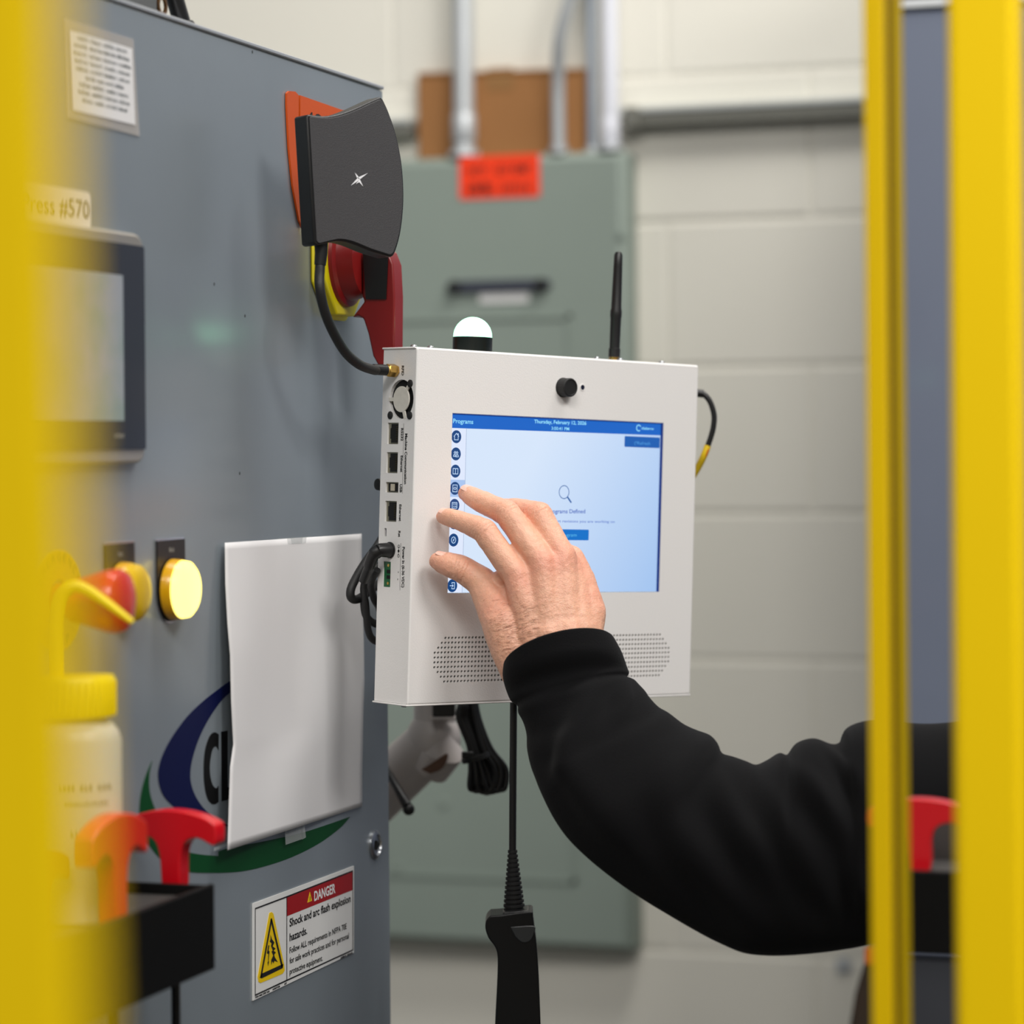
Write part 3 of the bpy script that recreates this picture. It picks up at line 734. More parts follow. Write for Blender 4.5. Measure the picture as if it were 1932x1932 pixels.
o = pbox('usb_port', rc, mat('port_metal', (0,)*3), d1=-.0016)
obj('port_cavity', MB().prism(TS, rrect(rc[0]+w_*.12, rc[1]+h_*.1, rc[2]-w_*.08, rc[3]-h_*.1, .0003), -.0016, -.0014), DARK, o)
obj('usb_tongue', MB().prism(TS, rrect(rc[0]+w_*.34, rc[1]+h_*.17, rc[0]+w_*.62, rc[3]-h_*.17, .0002), -.0014, -.0006), mat('port_tongue', (196, 188, 168), .5), o)
pbox('reset_slot', ports['reset_slot'], mat('slot_navy', (28, 32, 60), .5), d1=-.0015)
rc = ports['terminal_block']; w_ = rc[2]-rc[0]; h_ = rc[3]-rc[1]
o = pbox('terminal_block', rc, mat('terminal_green', (14, 96, 52), .45), d1=-.0006, label='green two pole terminal block')
for fz in (.15, .85): obj('terminal_screw', disc(MB(), TS, rc[0]+w_*.62, rc[1]+h_*fz, .0011, -.0006, -.0002), GOLD, o)
for fz in (.4, .62): obj('terminal_slot', MB().prism(TS, [(rc[0]+w_*.4, rc[1]+h_*(fz-.08)), (rc[0]+w_*.9, rc[1]+h_*(fz-.08)), (rc[0]+w_*.9, rc[1]+h_*(fz+.06)), (rc[0]+w_*.4, rc[1]+h_*(fz+.06))], -.0006, -.0004), DARK, o)
# fan guard
fg = obj('fan_guard', disc(MB(), TS, fc[0], fc[1], fr*.66, -.0008, .0004, 36), mat('dusty_white', (214, 210, 200), .6, var=.12, vscale=300), term, bevel=.0003)
for q in (50, 180, 290):
    q = radians(q); d = V((cos(q), sin(q))); u = V((-d.y, d.x))*.0014; c = V(fc)
    obj('guard_spoke', MB().prism(TS, [tuple(c+d*fr*.6+u), tuple(c+d*fr*.6-u), tuple(c+d*(fr+.0006)-u), tuple(c+d*(fr+.0006)+u)], -.0008, .0003), mat('dusty_white', (0,)*3), fg)
obj('fan_rotor', disc(MB(), TS, fc[0], fc[1], fr*.98, -.0034, -.0026, 32), DARK, fg)
for (x, y) in ((774.3, 723.8), (773.3, 783.8), (736.8, 783.5)):
    a, b = TS.loc(x, y); sc_ = obj('fan_screw', MB().lathe(TS.w(a, b), TS.n, [(0, .0030), (.0006, .0030), (.0013, .0022), (.0015, .0008), (.0015, 0)], 20), BLKM, term)
# side lettering
mb = MB()
def vt(txt, x0, y0, y1, wpx, bold=.0):
    """text reading downwards: from y0 to y1 with its baseline at picture x0 (left) and cap height wpx"""
    a0 = TS.loc(x0, y0); a1 = TS.loc(x0-(y1-y0)*.019, y1); t = TS.loc(x0+wpx, y0)
    text(mb, TS, txt, a0, a1, abs(t[0]-a0[0]), .00012, bold)
vt('RFID', 758.3, 690, 708.6, 4.3, .035); vt('RS232', 757, 807.8, 832, 4.2, .035); vt('Ethernet', 756.2, 859.5, 891, 4.2, .035); vt('USB', 754.6, 913.6, 929.2, 4.2, .035)
vt('Ethernet', 753.6, 951.6, 983.5, 4.2, .035); vt('Machine Communication', 764.6, 818, 913.5, 4.6, .035)
vt('Rst', 751.8, 1001.5, 1013.3, 4.2, .035); vt('Power In (6-36 VDC)', 759.6, 1031.8, 1108.5, 4.6, .035); vt('+', 750.6, 1077.5, 1081.5, 2.5, .01)
stroke(mb, TS, [TS.loc(762, 799), TS.loc(759.3, 931)], .0003, .00012)
stroke(mb, TS, [TS.loc(756.6, 1025), TS.loc(754.6, 1113.6)], .0003, .00012)
stroke(mb, TS, [TS.loc(750.5, 1092), TS.loc(750.5, 1094)], .0006, .00012)
a = TS.loc(752.6, 1031); b = TS.loc(752.3, 1039.6); c = TS.loc(752, 1048.5)
for q, fl_ in ((a, 0), (b, 1), (c, 0)):
    if fl_: disc(mb, TS, q[0], q[1], .0011, .0001, .00014, 14)
    else: ring(mb, TS, q[0], q[1], .0009, .0013, .0001, .00014, 16)
stroke(mb, TS, [a, c], .0003, .00012)
tag(obj('lettering', mb, INK, term, smooth=False, dbl=False), kind='stuff')
# camera knob and sensor hole
a, b = TF.loc(1062.5, 731.2)
kb = obj('camera_knob', MB().lathe(TF.w(a, b), TF.n, [(0, .0077), (.0006, .0077), (.0008, .0073), (.0085, .0073), (.0092, .0068), (.0093, .0060), (.0088, .0057), (.0088, 0)], 48), BLKM, term, label='black round camera knob')
a, b = TF.loc(1099, 731)
obj('sensor_rim', ring(MB(), TF, a, b, .0020, .0027, 0, .0003, 24), WHT, term)
obj('sensor_hole', disc(MB(), TF, a, b, .0020, .00005, .00012, 20), mat('sensor_dark', (10, 16, 44), .2), term)
# cover screws on the top and bottom edges
def topscrew(x, y, up=1):
    O = tl(x, y, .0012 if up > 0 else -THH-.0012)
    obj('cover_screw', MB().lathe(O, tz*up, [(0, .0028), (.0006, .0027), (.0015, .0017), (.0016, 0)], 16), STEEL, term)
for x in (.006, .022, TW-.10, TW-.075, TW-.03): topscrew(x, .012)
topscrew(.006, .012, -1); topscrew(TW-.05, .012, -1)
# beacon on the top
ba, bb = TF.loc(891, 662); bx = ba+.012; bD = .022
bO = tl(bx, bD, .0012); bp = pP(891, 640, bO, FWD); bO += (bp-bO).dot(tx)*tx*.0
def px_of(p):
    d = p-CAM; z = d.dot(FWD); u = d.dot(RIGHT)/z*F; v = -d.dot(UP)/z*F
    return 966+u*cos(ROLL)+v*sin(ROLL), HOR+v*cos(ROLL)-u*sin(ROLL)
for _ in range(6): bO += tx*((891-px_of(bO)[0])/F*2.1/.77)
rbn = .0153
bc = obj('beacon_base', MB().lathe(bO, tz, [(0, rbn), (.0105, rbn), (.0108, rbn*.98), (.0108, 0)], 40), mat('beacon_black', (8, 16, 12), .3), term, label='black base of the green beacon')
gm = mat('beacon_green_light', (180, 255, 214), .4, emit=3.2, emit_rgb=(150, 255, 196))
obj('beacon_dome', MB().lathe(bO, tz, [(.0108, rbn*.97)] + [(.0115+rbn*.97*sin(radians(t)), rbn*.97*cos(radians(t))) for t in range(0, 91, 9)], 40), gm, bc, label='glowing green white dome')
# antenna
aO = tl(TW*.63, .026, .0012)
for _ in range(6): aO += tx*((1158.5-px_of(aO)[0])/F*2.2/.77)
an = obj('antenna_connector', MB().lathe(aO, tz, [(0, .0046), (.0016, .0046), (.002, .004), (.0035, .004), (.0035, 0)], 24), GOLD, term, label='gold antenna connector')
tip = pP(1167, 474, aO, FWD); L_ = (tip-aO).length; ax_ = (tip-aO).normalized()
obj('antenna_whip', MB().lathe(aO, ax_, [(.003, .0047), (.010, .0047), (.0103, .0042), (.034, .0044), (.036, .0047), (.040, .0047), (.042, .0042), (L_-.012, .0036), (L_-.003, .0034), (L_-.0008, .0024), (L_, 0)], 28), BLK, an, label='black rubber antenna')

# screen with its page
def emis(name, rgb, k=1.0):
    if name in MATS: return MATS[name]
    m = bpy.data.materials.new(name); m.use_nodes = True; nt = m.node_tree; b = nt.nodes['Principled BSDF']
    b.inputs['Base Color'].default_value = (.01, .01, .012, 1); b.inputs['Roughness'].default_value = .35
    b.inputs['Emission Color'].default_value = lin(rgb); b.inputs['Emission Strength'].default_value = k
    MATS[name] = m; return m
scr_rc = [(sxa+.0002, sza-sh_+.0002), (sxa+sw_-.0002, sza-sh_+.0002), (sxa+sw_-.0002, sza-.0002), (sxa+.0002, sza-.0002)]
bgm = bpy.data.materials.new('screen_page'); bgm.use_nodes = True; nt = bgm.node_tree; b = nt.nodes['Principled BSDF']
b.inputs['Base Color'].default_value = (.01, .01, .012, 1); b.inputs['Roughness'].default_value = .35
tc = nt.nodes.new('ShaderNodeTexCoord'); sp = nt.nodes.new('ShaderNodeSeparateXYZ'); nt.links.new(tc.outputs['Generated'], sp.inputs[0])
mt = nt.nodes.new('ShaderNodeMath'); mt.operation = 'MULTIPLY_ADD'; nt.links.new(sp.outputs['Z'], mt.inputs[0]); mt.inputs[1].default_value = -.45; nt.links.new(sp.outputs['X'], mt.inputs[2])
rp = nt.nodes.new('ShaderNodeValToRGB'); nt.links.new(mt.outputs[0], rp.inputs['Fac'])
rp.color_ramp.elements[0].color = lin((216, 232, 253)); rp.color_ramp.elements[0].position = .05
rp.color_ramp.elements[1].color = lin((164, 198, 242)); rp.color_ramp.elements[1].position = .95
nt.links.new(rp.outputs['Color'], b.inputs['Emission Color']); b.inputs['Emission Strength'].default_value = .97
scn = obj('screen', MB().prism(TF, scr_rc, -.0016, -.0009), bgm, term, label='lit touch screen')
def sl(px, py): return TF.loc(px, py, -.0008)
so = -.0008
def spoly(nm, pts, m, off=so, label=None):
    return obj(nm, MB().add([TF.w(a, b, off) for a, b in pts], [tuple(range(len(pts)))]), m, scn, smooth=False, label=label)
x0, x1, zt, zb = sxa+.0003, sxa+sw_-.0003, sza-.0003, sza-sh_+.0003
obj_edge = MB()
xe = x1-.0022
for (aa, bb, cc, dd) in ((xe, zb, x1, zt), (x0, zt-.0009, x1, zt)): obj_edge.prism(TF, [(aa, bb), (cc, bb), (cc, dd), (aa, dd)], -.0009, -.0004)
obj('screen_reveal', obj_edge, mat('reveal_navy', (10, 46, 120), .4, emit=.35), scn)
hb_l = sl(853, 807.4); hb_r = sl(1248, 821.6)
spoly('header_bar', [(x0, hb_l[1]), (xe, hb_r[1]), (xe, zt-.0009), (x0, zt-.0009)], emis('ui_header_blue', (8, 98, 196)))
dvx = sl(879.6, 822)[0]
spoly('side_menu', [(x0, zb), (dvx, zb), (dvx, hb_l[1]), (x0, hb_l[1])], emis('ui_menu_pale', (222, 232, 252)), so+.00001)
spoly('menu_divider', [(dvx-.0001, zb), (dvx+.0003, zb), (dvx+.0003, hb_l[1]), (dvx-.0001, hb_l[1])], emis('ui_grey', (160, 176, 205)), so+.00003)
iy = [sl(861, y)[1] for y in (824, 856.5, 889, 921.5, 953.5, 986.5, 1019, 1105)]
icx = sl(861, 824)[0]
spoly('menu_highlight', [(x0, (iy[3]+iy[4])/2), (dvx, (iy[3]+iy[4])/2), (dvx, (iy[2]+iy[3])/2), (x0, (iy[2]+iy[3])/2)], emis('ui_highlight', (168, 196, 238)), so+.00002)
navy = emis('ui_navy', (10, 66, 124)); pale = emis('ui_icon_pale', (190, 216, 246))
ir = .0049
icons = [
 [[(-.5, .05), (0, .55), (.3, .25), (.3, .5), (.4, .5), (.4, .15), (.5, .05)], [(-.38, .1), (-.38, -.5), (.38, -.5), (.38, .1)]],
 [[(-.5, -.4), (-.45, -.15), (-.1, -.15), (0, -.4), (-.5, -.4)], [(0, -.45), (.08, -.15), (.45, -.15), (.55, -.45), (0, -.45)], [(-.4, .2), (-.2, .42), (0, .2), (-.2, 0), (-.4, .2)], [(.02, .2), (.22, .42), (.42, .2), (.22, 0), (.02, .2)]],
 [[(0, -.45), (-.5, -.45), (-.5, .42), (-.1, .42), (0, .3), (.1, .42), (.5, .42), (.5, -.45), (0, -.45)], [(0, .3), (0, -.45)]],
 [[(-.45, -.55), (.45, -.55), (.45, .55), (-.45, .55), (-.45, -.55)], [(-.08, .2), (-.25, 0), (-.08, -.2)], [(.08, .2), (.25, 0), (.08, -.2)]],
 [[(-.5, -.45), (.5, -.45), (.5, .45), (-.5, .45), (-.5, -.45)], [(-.3, .2), (-.1, .2)], [(.05, .2), (.35, .2)], [(-.3, -.15), (-.1, -.15)], [(.05, -.15), (.35, -.15)]],
 [[(-.4, 0), (0, .4), (.4, 0), (0, -.4), (-.4, 0)]],
 [[(.45*cos(2*pi*k/14), .5*sin(2*pi*k/14)) for k in range(15)], [(-.12, -.2), (.14, .24)], [(-.05, .1), (.05, -.1)]],
 [[(-.1, .3), (-.1, .5), (.45, .5), (.45, -.5), (-.1, -.5), (-.1, -.3)], [(-.5, 0), (.15, 0)], [(0, .18), (.18, 0), (0, -.18)]]]
for z, ic in zip(iy, icons):
    oi = spoly('menu_icon', [(icx+ir*cos(2*pi*k/28)*.97, z+ir*sin(2*pi*k/28)) for k in range(28)], navy, so+.00004)
    root = oi
    mb = MB()
    for ln in ic: stroke(mb, TF, [(icx+x*ir*.95, z+y*ir*.95) for x, y in ln], .00055, so+.00006)
    oj = obj('icon_symbol', mb, pale, scn, smooth=False)
mb = MB()
def ut(mb, txt, p0, p1, hp, bold=0): textp(mb, TF, txt, p0, p1, hp, so+.00005, bold)
ut(mb, 'Programs', (856, 798), (894, 799.8), 8.6, .015)
ut(mb, 'Thursday, February 12, 2026', (1009, 798.3), (1107.5, 801.6), 7, .02)
ut(mb, '3:00:41 PM', (1041.5, 811), (1075, 812.2), 6.4, .01)
L = sl(1205, 807.5); ring(mb, TF, L[0], L[1], .0019, .0027, so+.00003, so+.00006, 20, .5, 5.4)
scribble(mb, TF, sl(1210.5, 810.2), sl(1237, 811.3), .0018, so+.00004, 1)
tag(obj('header_lettering', mb, emis('ui_text_cyan', (150, 226, 255)), scn, smooth=False, dbl=False), kind='stuff')
b0 = sl(1178, 843); b1 = sl(1245, 825.5)
spoly('refresh_button', rrect(b0[0], b0[1], b1[0], b1[1], .0008), emis('ui_button_dark', (16, 92, 176)), so+.00003)
mb = MB(); ut(mb, 'Refresh', (1204, 838.8), (1228, 839.6), 6.3)
L = sl(1199.5, 836.5); ring(mb, TF, L[0], L[1], .0011, .0015, so+.00005, so+.00007, 14, 0, 4.6)
tag(obj('button_lettering', mb, emis('ui_text_dim', (80, 160, 226)), scn, smooth=False, dbl=False), kind='stuff')
mb = MB(); L = sl(1064.2, 928.5)
ring(mb, TF, L[0], L[1], .00475, .00535, so+.00003, so+.00006, 36)
stroke(mb, TF, [sl(1071.2, 938.5), sl(1077.3, 947.8)], .0013, so+.00005)
obj('magnifier_symbol', mb, emis('ui_blue_line', (22, 88, 160)), scn, smooth=False)
mb = MB(); ut(mb, 'No Programs Defined', (1019, 968.4), (1105.4, 968.4), 8, .015)
tag(obj('page_lettering', mb, emis('ui_text_blue', (74, 106, 190)), scn, smooth=False, dbl=False), kind='stuff')
mb = MB(); ut(mb, 'Add programs to the part revisions you are working on', (968, 984.6), (1161, 986.6), 5, .015)
tag(obj('page_lettering', mb, emis('ui_text_pale', (100, 130, 205)), scn, smooth=False, dbl=False), kind='stuff')
b0 = sl(1017, 1018.6); b1 = sl(1111, 999.3)
spoly('add_button', rrect(b0[0], b0[1], b1[0], b1[1], .0008), emis('ui_button_blue', (0, 112, 200)), so+.00003)
mb = MB(); ut(mb, 'Add Program', (1037, 1013), (1089, 1012.3), 6.5)
tag(obj('button_lettering', mb, emis('ui_text_dim2', (90, 190, 240)), scn, smooth=False, dbl=False), kind='stuff')

# ------------------------------------------------------------------ card reader on its stiff cable
RD = 2.006
rdir = radians(35)
rx_ = BAS @ V((cos(rdir), sin(rdir), 0)); ry_ = BAS @ V((-sin(rdir), cos(rdir), 0))
RP = Plane(pD(580, 300, RD), rx_, ZZ)
op = sm2([RP.loc(*q) for q in ((583, 216), (610, 219), (635, 216), (665, 206), (700, 190), (716, 183))], 4)
op += sm2([RP.loc(*q) for q in ((718, 183), (724, 190), (735, 215), (748, 255), (758, 305), (762, 355), (761, 400), (755, 445), (745, 478), (738, 485))], 4)
op += sm2([RP.loc(*q) for q in ((735, 485), (700, 474), (665, 460), (640, 455), (620, 458), (600, 463))], 4)
op += [RP.loc(*q) for q in ((596, 463), (592, 459), (578, 220), (579, 217))]
rd = thing('card_reader', RP.w(op[-8][0], op[-8][1], -.01), 'flat black card reader with a white four-point star on a thick black cable', 'card reader')
obj('housing', MB().prism(RP, op, -.0175, 0), mat('reader_side_black', (9, 9, 10), .4), rd, bevel=.0012)
cx_ = sum(p[0] for p in op)/len(op); cz_ = sum(p[1] for p in op)/len(op)
ins = [(cx_+(p[0]-cx_)*.955, cz_+(p[1]-cz_)*.968) for p in op]
obj('front_cover', MB().prism(RP, ins, 0, .0008), mat('reader_face', (58, 57, 59), .55, var=.12, vscale=900, bump=.3, bscale=1500), rd, bevel=.0004)
def rs(x, y): return RP.loc(480+x/3.45, 150+y/3.45, .0009)
mb = MB()
for q in ([(739, 609), (686, 650), (676, 636)], [(653, 605), (679, 634), (667, 640)], [(627, 691), (672, 640), (684, 652), (682, 655)], [(682, 641), (708, 696), (682, 668), (660, 680), (684, 652)]):
    pp = [rs(*z) for z in q]; mb.add([RP.w(a, b, .00095) for a, b in pp], [tuple(range(len(pp)))])
obj('star_emblem', mb, mat('emblem_white', (232, 232, 235), .4), rd, smooth=False)
# SMA plug and stiff cable
sa, sb_ = TS.loc(748, 699.5)
smaP = TS.w(sa, sb_, 0)
cable_pts = [RP.at(606, 462, -.009), RP.at(604, 500, -.009)]
for (x, y, d) in ((603, 540, 2.015), (612, 585, 2.02), (628, 625, 2.03), (652, 665, 2.045), (680, 689, 2.06), (703, 697, 2.08)): cable_pts.append(pD(x, y, d))
plug0 = smaP + TS.n*.0095
cable_pts.append(smaP + TS.n*.024)
cable_pts[-2] = pD(708, 698.5, (cable_pts[-1]-CAM).dot(FWD)-.006)
cp_ = smooth_path(cable_pts, 8)
obj('cable', MB().tube(cp_, .0036, 16), RUB, rd)
obj('cable_boot', MB().tube([cable_pts[0]+ZZ*.002, cable_pts[0]-ZZ*.006, cable_pts[1]], [.0050, .0046, .0042], 16), BLK, rd)
obj('cable_boot', MB().tube([smaP+TS.n*.022, smaP+TS.n*.010], [.0040, .0042], 16), BLK, rd)
sm_ = obj('gold_plug', MB().lathe(smaP+TS.n*.0002, TS.n, [(0, .0046), (.0012, .0046), (.0014, .0052), (.0085, .0050), (.0088, .0042), (.0102, .0040)], 6), GOLD, rd, bevel=.0003, label='gold hexagonal cable plug')

# ------------------------------------------------------------------ barrel power plug with looping cord
ja, jb = TS.loc(736.5, 1038)
jp = TS.w(ja, jb)
pc = thing('power_cord', jp, 'black power cord plugged into the terminal side, looped behind it', 'cable')
obj('plug_head', MB().lathe(jp+TS.n*.0001, TS.n, [(0, .0062), (.001, .0062), (.0012, .0055), (.004, .0055), (.011, .0050), (.013, .004), (.014, 0)], 28), BLK, pc)
e = jp+TS.n*.0095
obj('plug_elbow', MB().tube(smooth_path([e+TS.n*.001, e+TS.n*.004-tz*.004+ty*.003, e-tz*.014+ty*.009+TS.n*.004, e-tz*.024+ty*.016+TS.n*.003]), [.0052]*6+[.0045]*6+[.0036]*7, 16), BLK, pc)
def dpath(lst): return smooth_path([pD(*q) for q in lst], 7)
c1 = dpath([(712, 1075, 2.115), (700, 1100, 2.125), (706, 1130, 2.15), (716, 1150, 2.17), (722, 1190, 2.17), (716, 1210, 2.165), (702, 1205, 2.16), (694, 1185, 2.155), (690, 1140, 2.15), (686, 1110, 2.15), (694, 1085, 2.15), (712, 1070, 2.16), (735, 1050, 2.19)])
obj('cord', MB().tube(c1, .0028, 12), RUB, pc)
c2 = dpath([(730, 1000, 2.19), (712, 1030, 2.18), (690, 1060, 2.165), (672, 1090, 2.155), (662, 1112, 2.15), (663, 1128, 2.15), (676, 1130, 2.155), (697, 1115, 2.17), (722, 1095, 2.19)])
obj('cord_loop', MB().tube(c2, .0034, 12), RUB, pc)
c3 = dpath([(725, 1020, 2.18), (704, 1060, 2.17), (688, 1110, 2.16), (690, 1160, 2.16), (712, 1178, 2.165), (735, 1172, 2.18)])
obj('cord_loop', MB().tube(c3, .003, 12), RUB, pc)
kp = pD(718, 914, 2.165)
kn = thing('cable_clip', kp, 'small black round clip behind the upper left side of the terminal', 'clip')
obj('clip_head', MB().lathe(kp, TS.n, [(-.006, .0035), (0, .0035), (.0004, .0048), (.003, .0045), (.0038, 0)], 20), BLK, kn)
obj('clip_stem', MB().tube([kp, kp-TS.n*.012], .0024, 10), BLK, kn)

# cable looping out of the right side, with a yellow sleeve
rc_ = thing('sensor_cable', pD(1320, 742, 2.30), 'thin black cable with yellow sleeve looping out of the right side of the terminal', 'cable')
c4 = dpath([(1312, 741, 2.30), (1326, 743, 2.30), (1339, 757, 2.30), (1347, 782, 2.30), (1346, 805, 2.30), (1341, 825, 2.30), (1335, 842, 2.30)])
obj('cable', MB().tube(c4, .0023, 14), BLK, rc_)
obj('cable_grip', MB().tube([pD(1312, 741, 2.30), pD(1327, 743, 2.30)], .0033, 14), BLK, rc_)
c5 = dpath([(1335.5, 841, 2.30), (1328, 860, 2.30), (1318, 880, 2.305), (1306, 900, 2.31)])
obj('yellow_sleeve', MB().tube(c5, .0028, 14), mat('sleeve_yellow', (226, 190, 20), .45), rc_)
obj('orange_stripe', MB().tube([p+RIGHT*.0012-FWD*.0018 for p in c5[3:-3]], .0009, 8), mat('stripe_orange', (205, 80, 15), .5), rc_)

# ------------------------------------------------------------------ hand scanner hanging by its cable below the terminal
SD = 2.17
hsn = thing('hand_scanner', pD(975, 1932, SD), 'black hand scanner hanging grip up by a black cable below the terminal', 'scanner')
top_in = pD(969, 1318, SD)
obj('cable', MB().tube(smooth_path([top_in+ZZ*.01, top_in, pD(968, 1450, SD), pD(967, 1610, SD)]), .0028, 14), BLK, hsn)
prof = []; N = 13; p0 = pD(967, 1604, SD); p1 = pD(970, 1714, SD); Ls = (p1-p0).length
for i in range(N):
    t = i/N; r0 = (9 + (21-9)*t)/F*SD
    prof += [(Ls*t, r0), (Ls*(t+.55/N), r0), (Ls*(t+.6/N), r0*.84), (Ls*(t+.95/N), r0*.84)]
prof += [(Ls, 20/F*SD), (Ls+.002, 20/F*SD)]
obj('strain_relief', MB().lathe(p0, p1-p0, prof, 24), BLKM, hsn)
SPn = Plane(pD(975, 1800, SD), RIGHT, ZZ)
prof = [(944, 1720), (1000, 1713), (1005, 1722), (1008, 1745), (1012, 1775), (1016, 1830), (1018, 1880), (1020, 1932), (1024, 2060), (1040, 2150), (1045, 2230), (1020, 2290), (860, 2300), (850, 2180), (900, 2120), (930, 2040), (934, 1932), (938, 1850), (939, 1800), (934, 1780), (922, 1763), (916, 1745), (918, 1730), (926, 1721)]
pp = sm2([SPn.loc(*q) for q in prof], 3)
bd = obj('grip', MB().prism(SPn, pp, -.016, .016), mat('scanner_black', (11, 11, 12), .42, spec=.3), hsn, bevel=.0075, seg=5)
q = sm2([SPn.loc(*z) for z in ((963, 1742), (1006, 1740), (1008, 1752), (1000, 1768), (985, 1771), (972, 1760))], 3)
obj('grip_badge', MB().prism(SPn, q, .0155, .0168), mat('badge_grey', (44, 46, 48), .35), hsn, bevel=.0006)
obj('grip_collar', MB().prism(SPn, [SPn.loc(*z) for z in ((947, 1716), (1000, 1712), (1003, 1724), (950, 1727))], -.012, .0145), BLK, hsn, bevel=.003)

# ------------------------------------------------------------------ white support arm below the terminal
AD = 2.42
WARM = mat('warm_white_plastic', (196, 188, 184), .4)
arm = thing('support_arm', pD(800, 1500, AD), 'white jointed support arm behind and below the terminal', 'mount')
obj('upper_post', MB().tube([pD(822, 1180, AD), pD(822, 1300, AD), pD(820, 1365, AD)], 40/F*AD, 32), WARM, arm)
obj('joint', MB().ball(pD(818, 1395, AD), 52/F*AD, 28, (1, 1, 1.1)), WARM, arm)
obj('lower_tube', MB().tube([pD(822, 1395, AD), pD(772, 1442, AD+.01), pD(700, 1510, AD+.04)], [50/F*AD, 52/F*AD, 54/F*AD], 36), WARM, arm)
obj('joint_cover', MB().tube([pD(826, 1400, AD-.012), pD(836, 1416, AD-.012), pD(812, 1446, AD-.002)], [30/F*AD, 42/F*AD, 40/F*AD], 28), WARM, arm)
PA = Plane(pD(820, 1435, AD-.034), RIGHT, ZZ)
q = sm2([PA.loc(*z) for z in ((795, 1452), (815, 1440), (843, 1422), (843, 1436), (832, 1452), (812, 1460))], 3)
obj('brown_slot', MB().prism(PA, q, -.004, .0005), mat('slot_brown', (92, 62, 44), .5), arm)
obj('mount_bracket', MB().tube([pD(700, 1510, AD+.04), pD(690, 1520, AD+.04)-YY*.10], .02, 20), WARM, arm)
obj('wall_flange', MB().abox(pD(690, 1520, AD+.04).x-.035, cy1+.001, pD(690, 1520, AD+.04).z-.05, pD(690, 1520, AD+.04).x+.02, cy1+.01, pD(690, 1520, AD+.04).z+.05), WARM, arm, bevel=.002)
obj('screen_bracket', MB().tube([pD(822, 1190, AD), tl(.07, TD+.012, -.18)], .015, 20), WARM, arm)
obj('screen_plate', MB().box(tl(.035, TD+.0015, -.225), tx*.08, ty*.010, tz*.08), WARM, arm, bevel=.001)
bb_ = thing('connector_block', pD(836, 1352, 2.385), 'black connector block under the bottom edge of the terminal', 'connector')
obj('connector', MB().box(pD(816, 1352, 2.385), RIGHT*(43/F*2.385), FWD*.02, ZZ*.02), BLK, bb_, bevel=.001)
obj('connector_rim', MB().box(pD(812, 1358, 2.385), RIGHT*(50/F*2.385), FWD*.02, ZZ*(5/F*2.385)), WARM, bb_, bevel=.0008)
# black stick with ball end
stp = thing('black_lever', pD(775, 1530, 2.36), 'short black lever with rounded end beside the cabinet edge below the support arm', 'lever')
obj('lever_rod', MB().tube([pD(722, 1440, 2.40), pD(745, 1480, 2.37), pD(768, 1520, 2.36)], [.0034, .0036, .0042], 14), BLK, stp)
obj('lever_ball', MB().ball(pD(771, 1527, 2.36), .0052, 18), BLK, stp)
# tied bundle of black cable
bd_ = thing('cable_bundle', pD(920, 1490, 2.33), 'coiled black cable tied in a bundle below the terminal', 'cable')
for k in range(7):
    s_ = (k-3)/3; dd = 2.33+random.uniform(-.008, .008)
    c = dpath([(838+s_*3, 1270, 2.395), (866+s_*5, 1300, 2.36), (874+s_*5, 1325, dd), (874+s_*9, 1355, dd), (893+s_*8, 1408, dd), (902+s_*14, 1450, dd), (908+s_*22, 1484+random.uniform(-5, 5), dd), (918+s_*24, 1496-abs(s_)*6, dd+.004), (935+s_*18, 1485, dd+.004), (938+s_*16, 1450, dd+.005), (914+s_*12, 1412, dd+.003), (898+s_*7, 1360, dd+.004), (890+s_*6, 1318, dd+.004)])
    obj('cable_turn', MB().tube(c, .0023, 10), BLK, bd_)
tm = pD(897, 1415, 2.33)
obj('cable_tie', MB().lathe(tm-ZZ*.004, (RIGHT*.3-ZZ).normalized(), [(0, .0125), (.004, .0125)], 20), BLKM, bd_)
obj('tie_tail', MB().box(pD(871, 1432, 2.32), RIGHT*.01, FWD*.003, ZZ*.006), BLKM, bd_, bevel=.001)

# ------------------------------------------------------------------ yellow guards in the foreground
def guard(name, pxl, pxr, depth, dpt, label, slot=False, rad=.0015):
    P0 = pD(pxl, 835, depth); P1 = pP(pxr, 835, P0, YY); wdt = P1.x-P0.x
    g = thing(name, (P0.x+wdt/2, P0.y+dpt/2, 0), label, 'guard post', None)
    if not slot:
        obj('post', MB().abox(P0.x, P0.y, 0.01, P1.x, P0.y+dpt, 2.4), YEL, g, bevel=rad, seg=3)
    else:
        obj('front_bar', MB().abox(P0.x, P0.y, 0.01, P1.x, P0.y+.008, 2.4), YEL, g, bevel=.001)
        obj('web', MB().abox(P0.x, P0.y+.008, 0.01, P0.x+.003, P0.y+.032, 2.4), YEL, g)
        obj('groove_shade', MB().abox(P0.x+.003, P0.y+.0082, 0.01, P1.x-.0012, P0.y+.0318, 2.4), mat('groove_shade_olive', (104, 82, 4), .8, spec=.1), g, label='dark olive strip standing for the shade in the groove')  # olive strip paints the shade inside the groove
        obj('rear_bar', MB().abox(P0.x, P0.y+.032, 0.01, P1.x, P0.y+dpt, 2.4), mat('shaded_yellow', (186, 158, 0), .6, spec=.1), g, bevel=.001, label='rear bar with its yellow darkened as shade')  # post yellow darkened in the colour for the shaded side
    obj('foot_plate', MB().abox(P0.x-.004, P0.y-.02, 0, P1.x+.004, P0.y+dpt+.02, .01), YEL, g, bevel=.001)
    return g
P1 = pD(150, 835, .49)
g = thing('guard_post', (P1.x-.05, P1.y+.03, 0), 'yellow guard post very close and out of focus along the left side of the view', 'guard post')
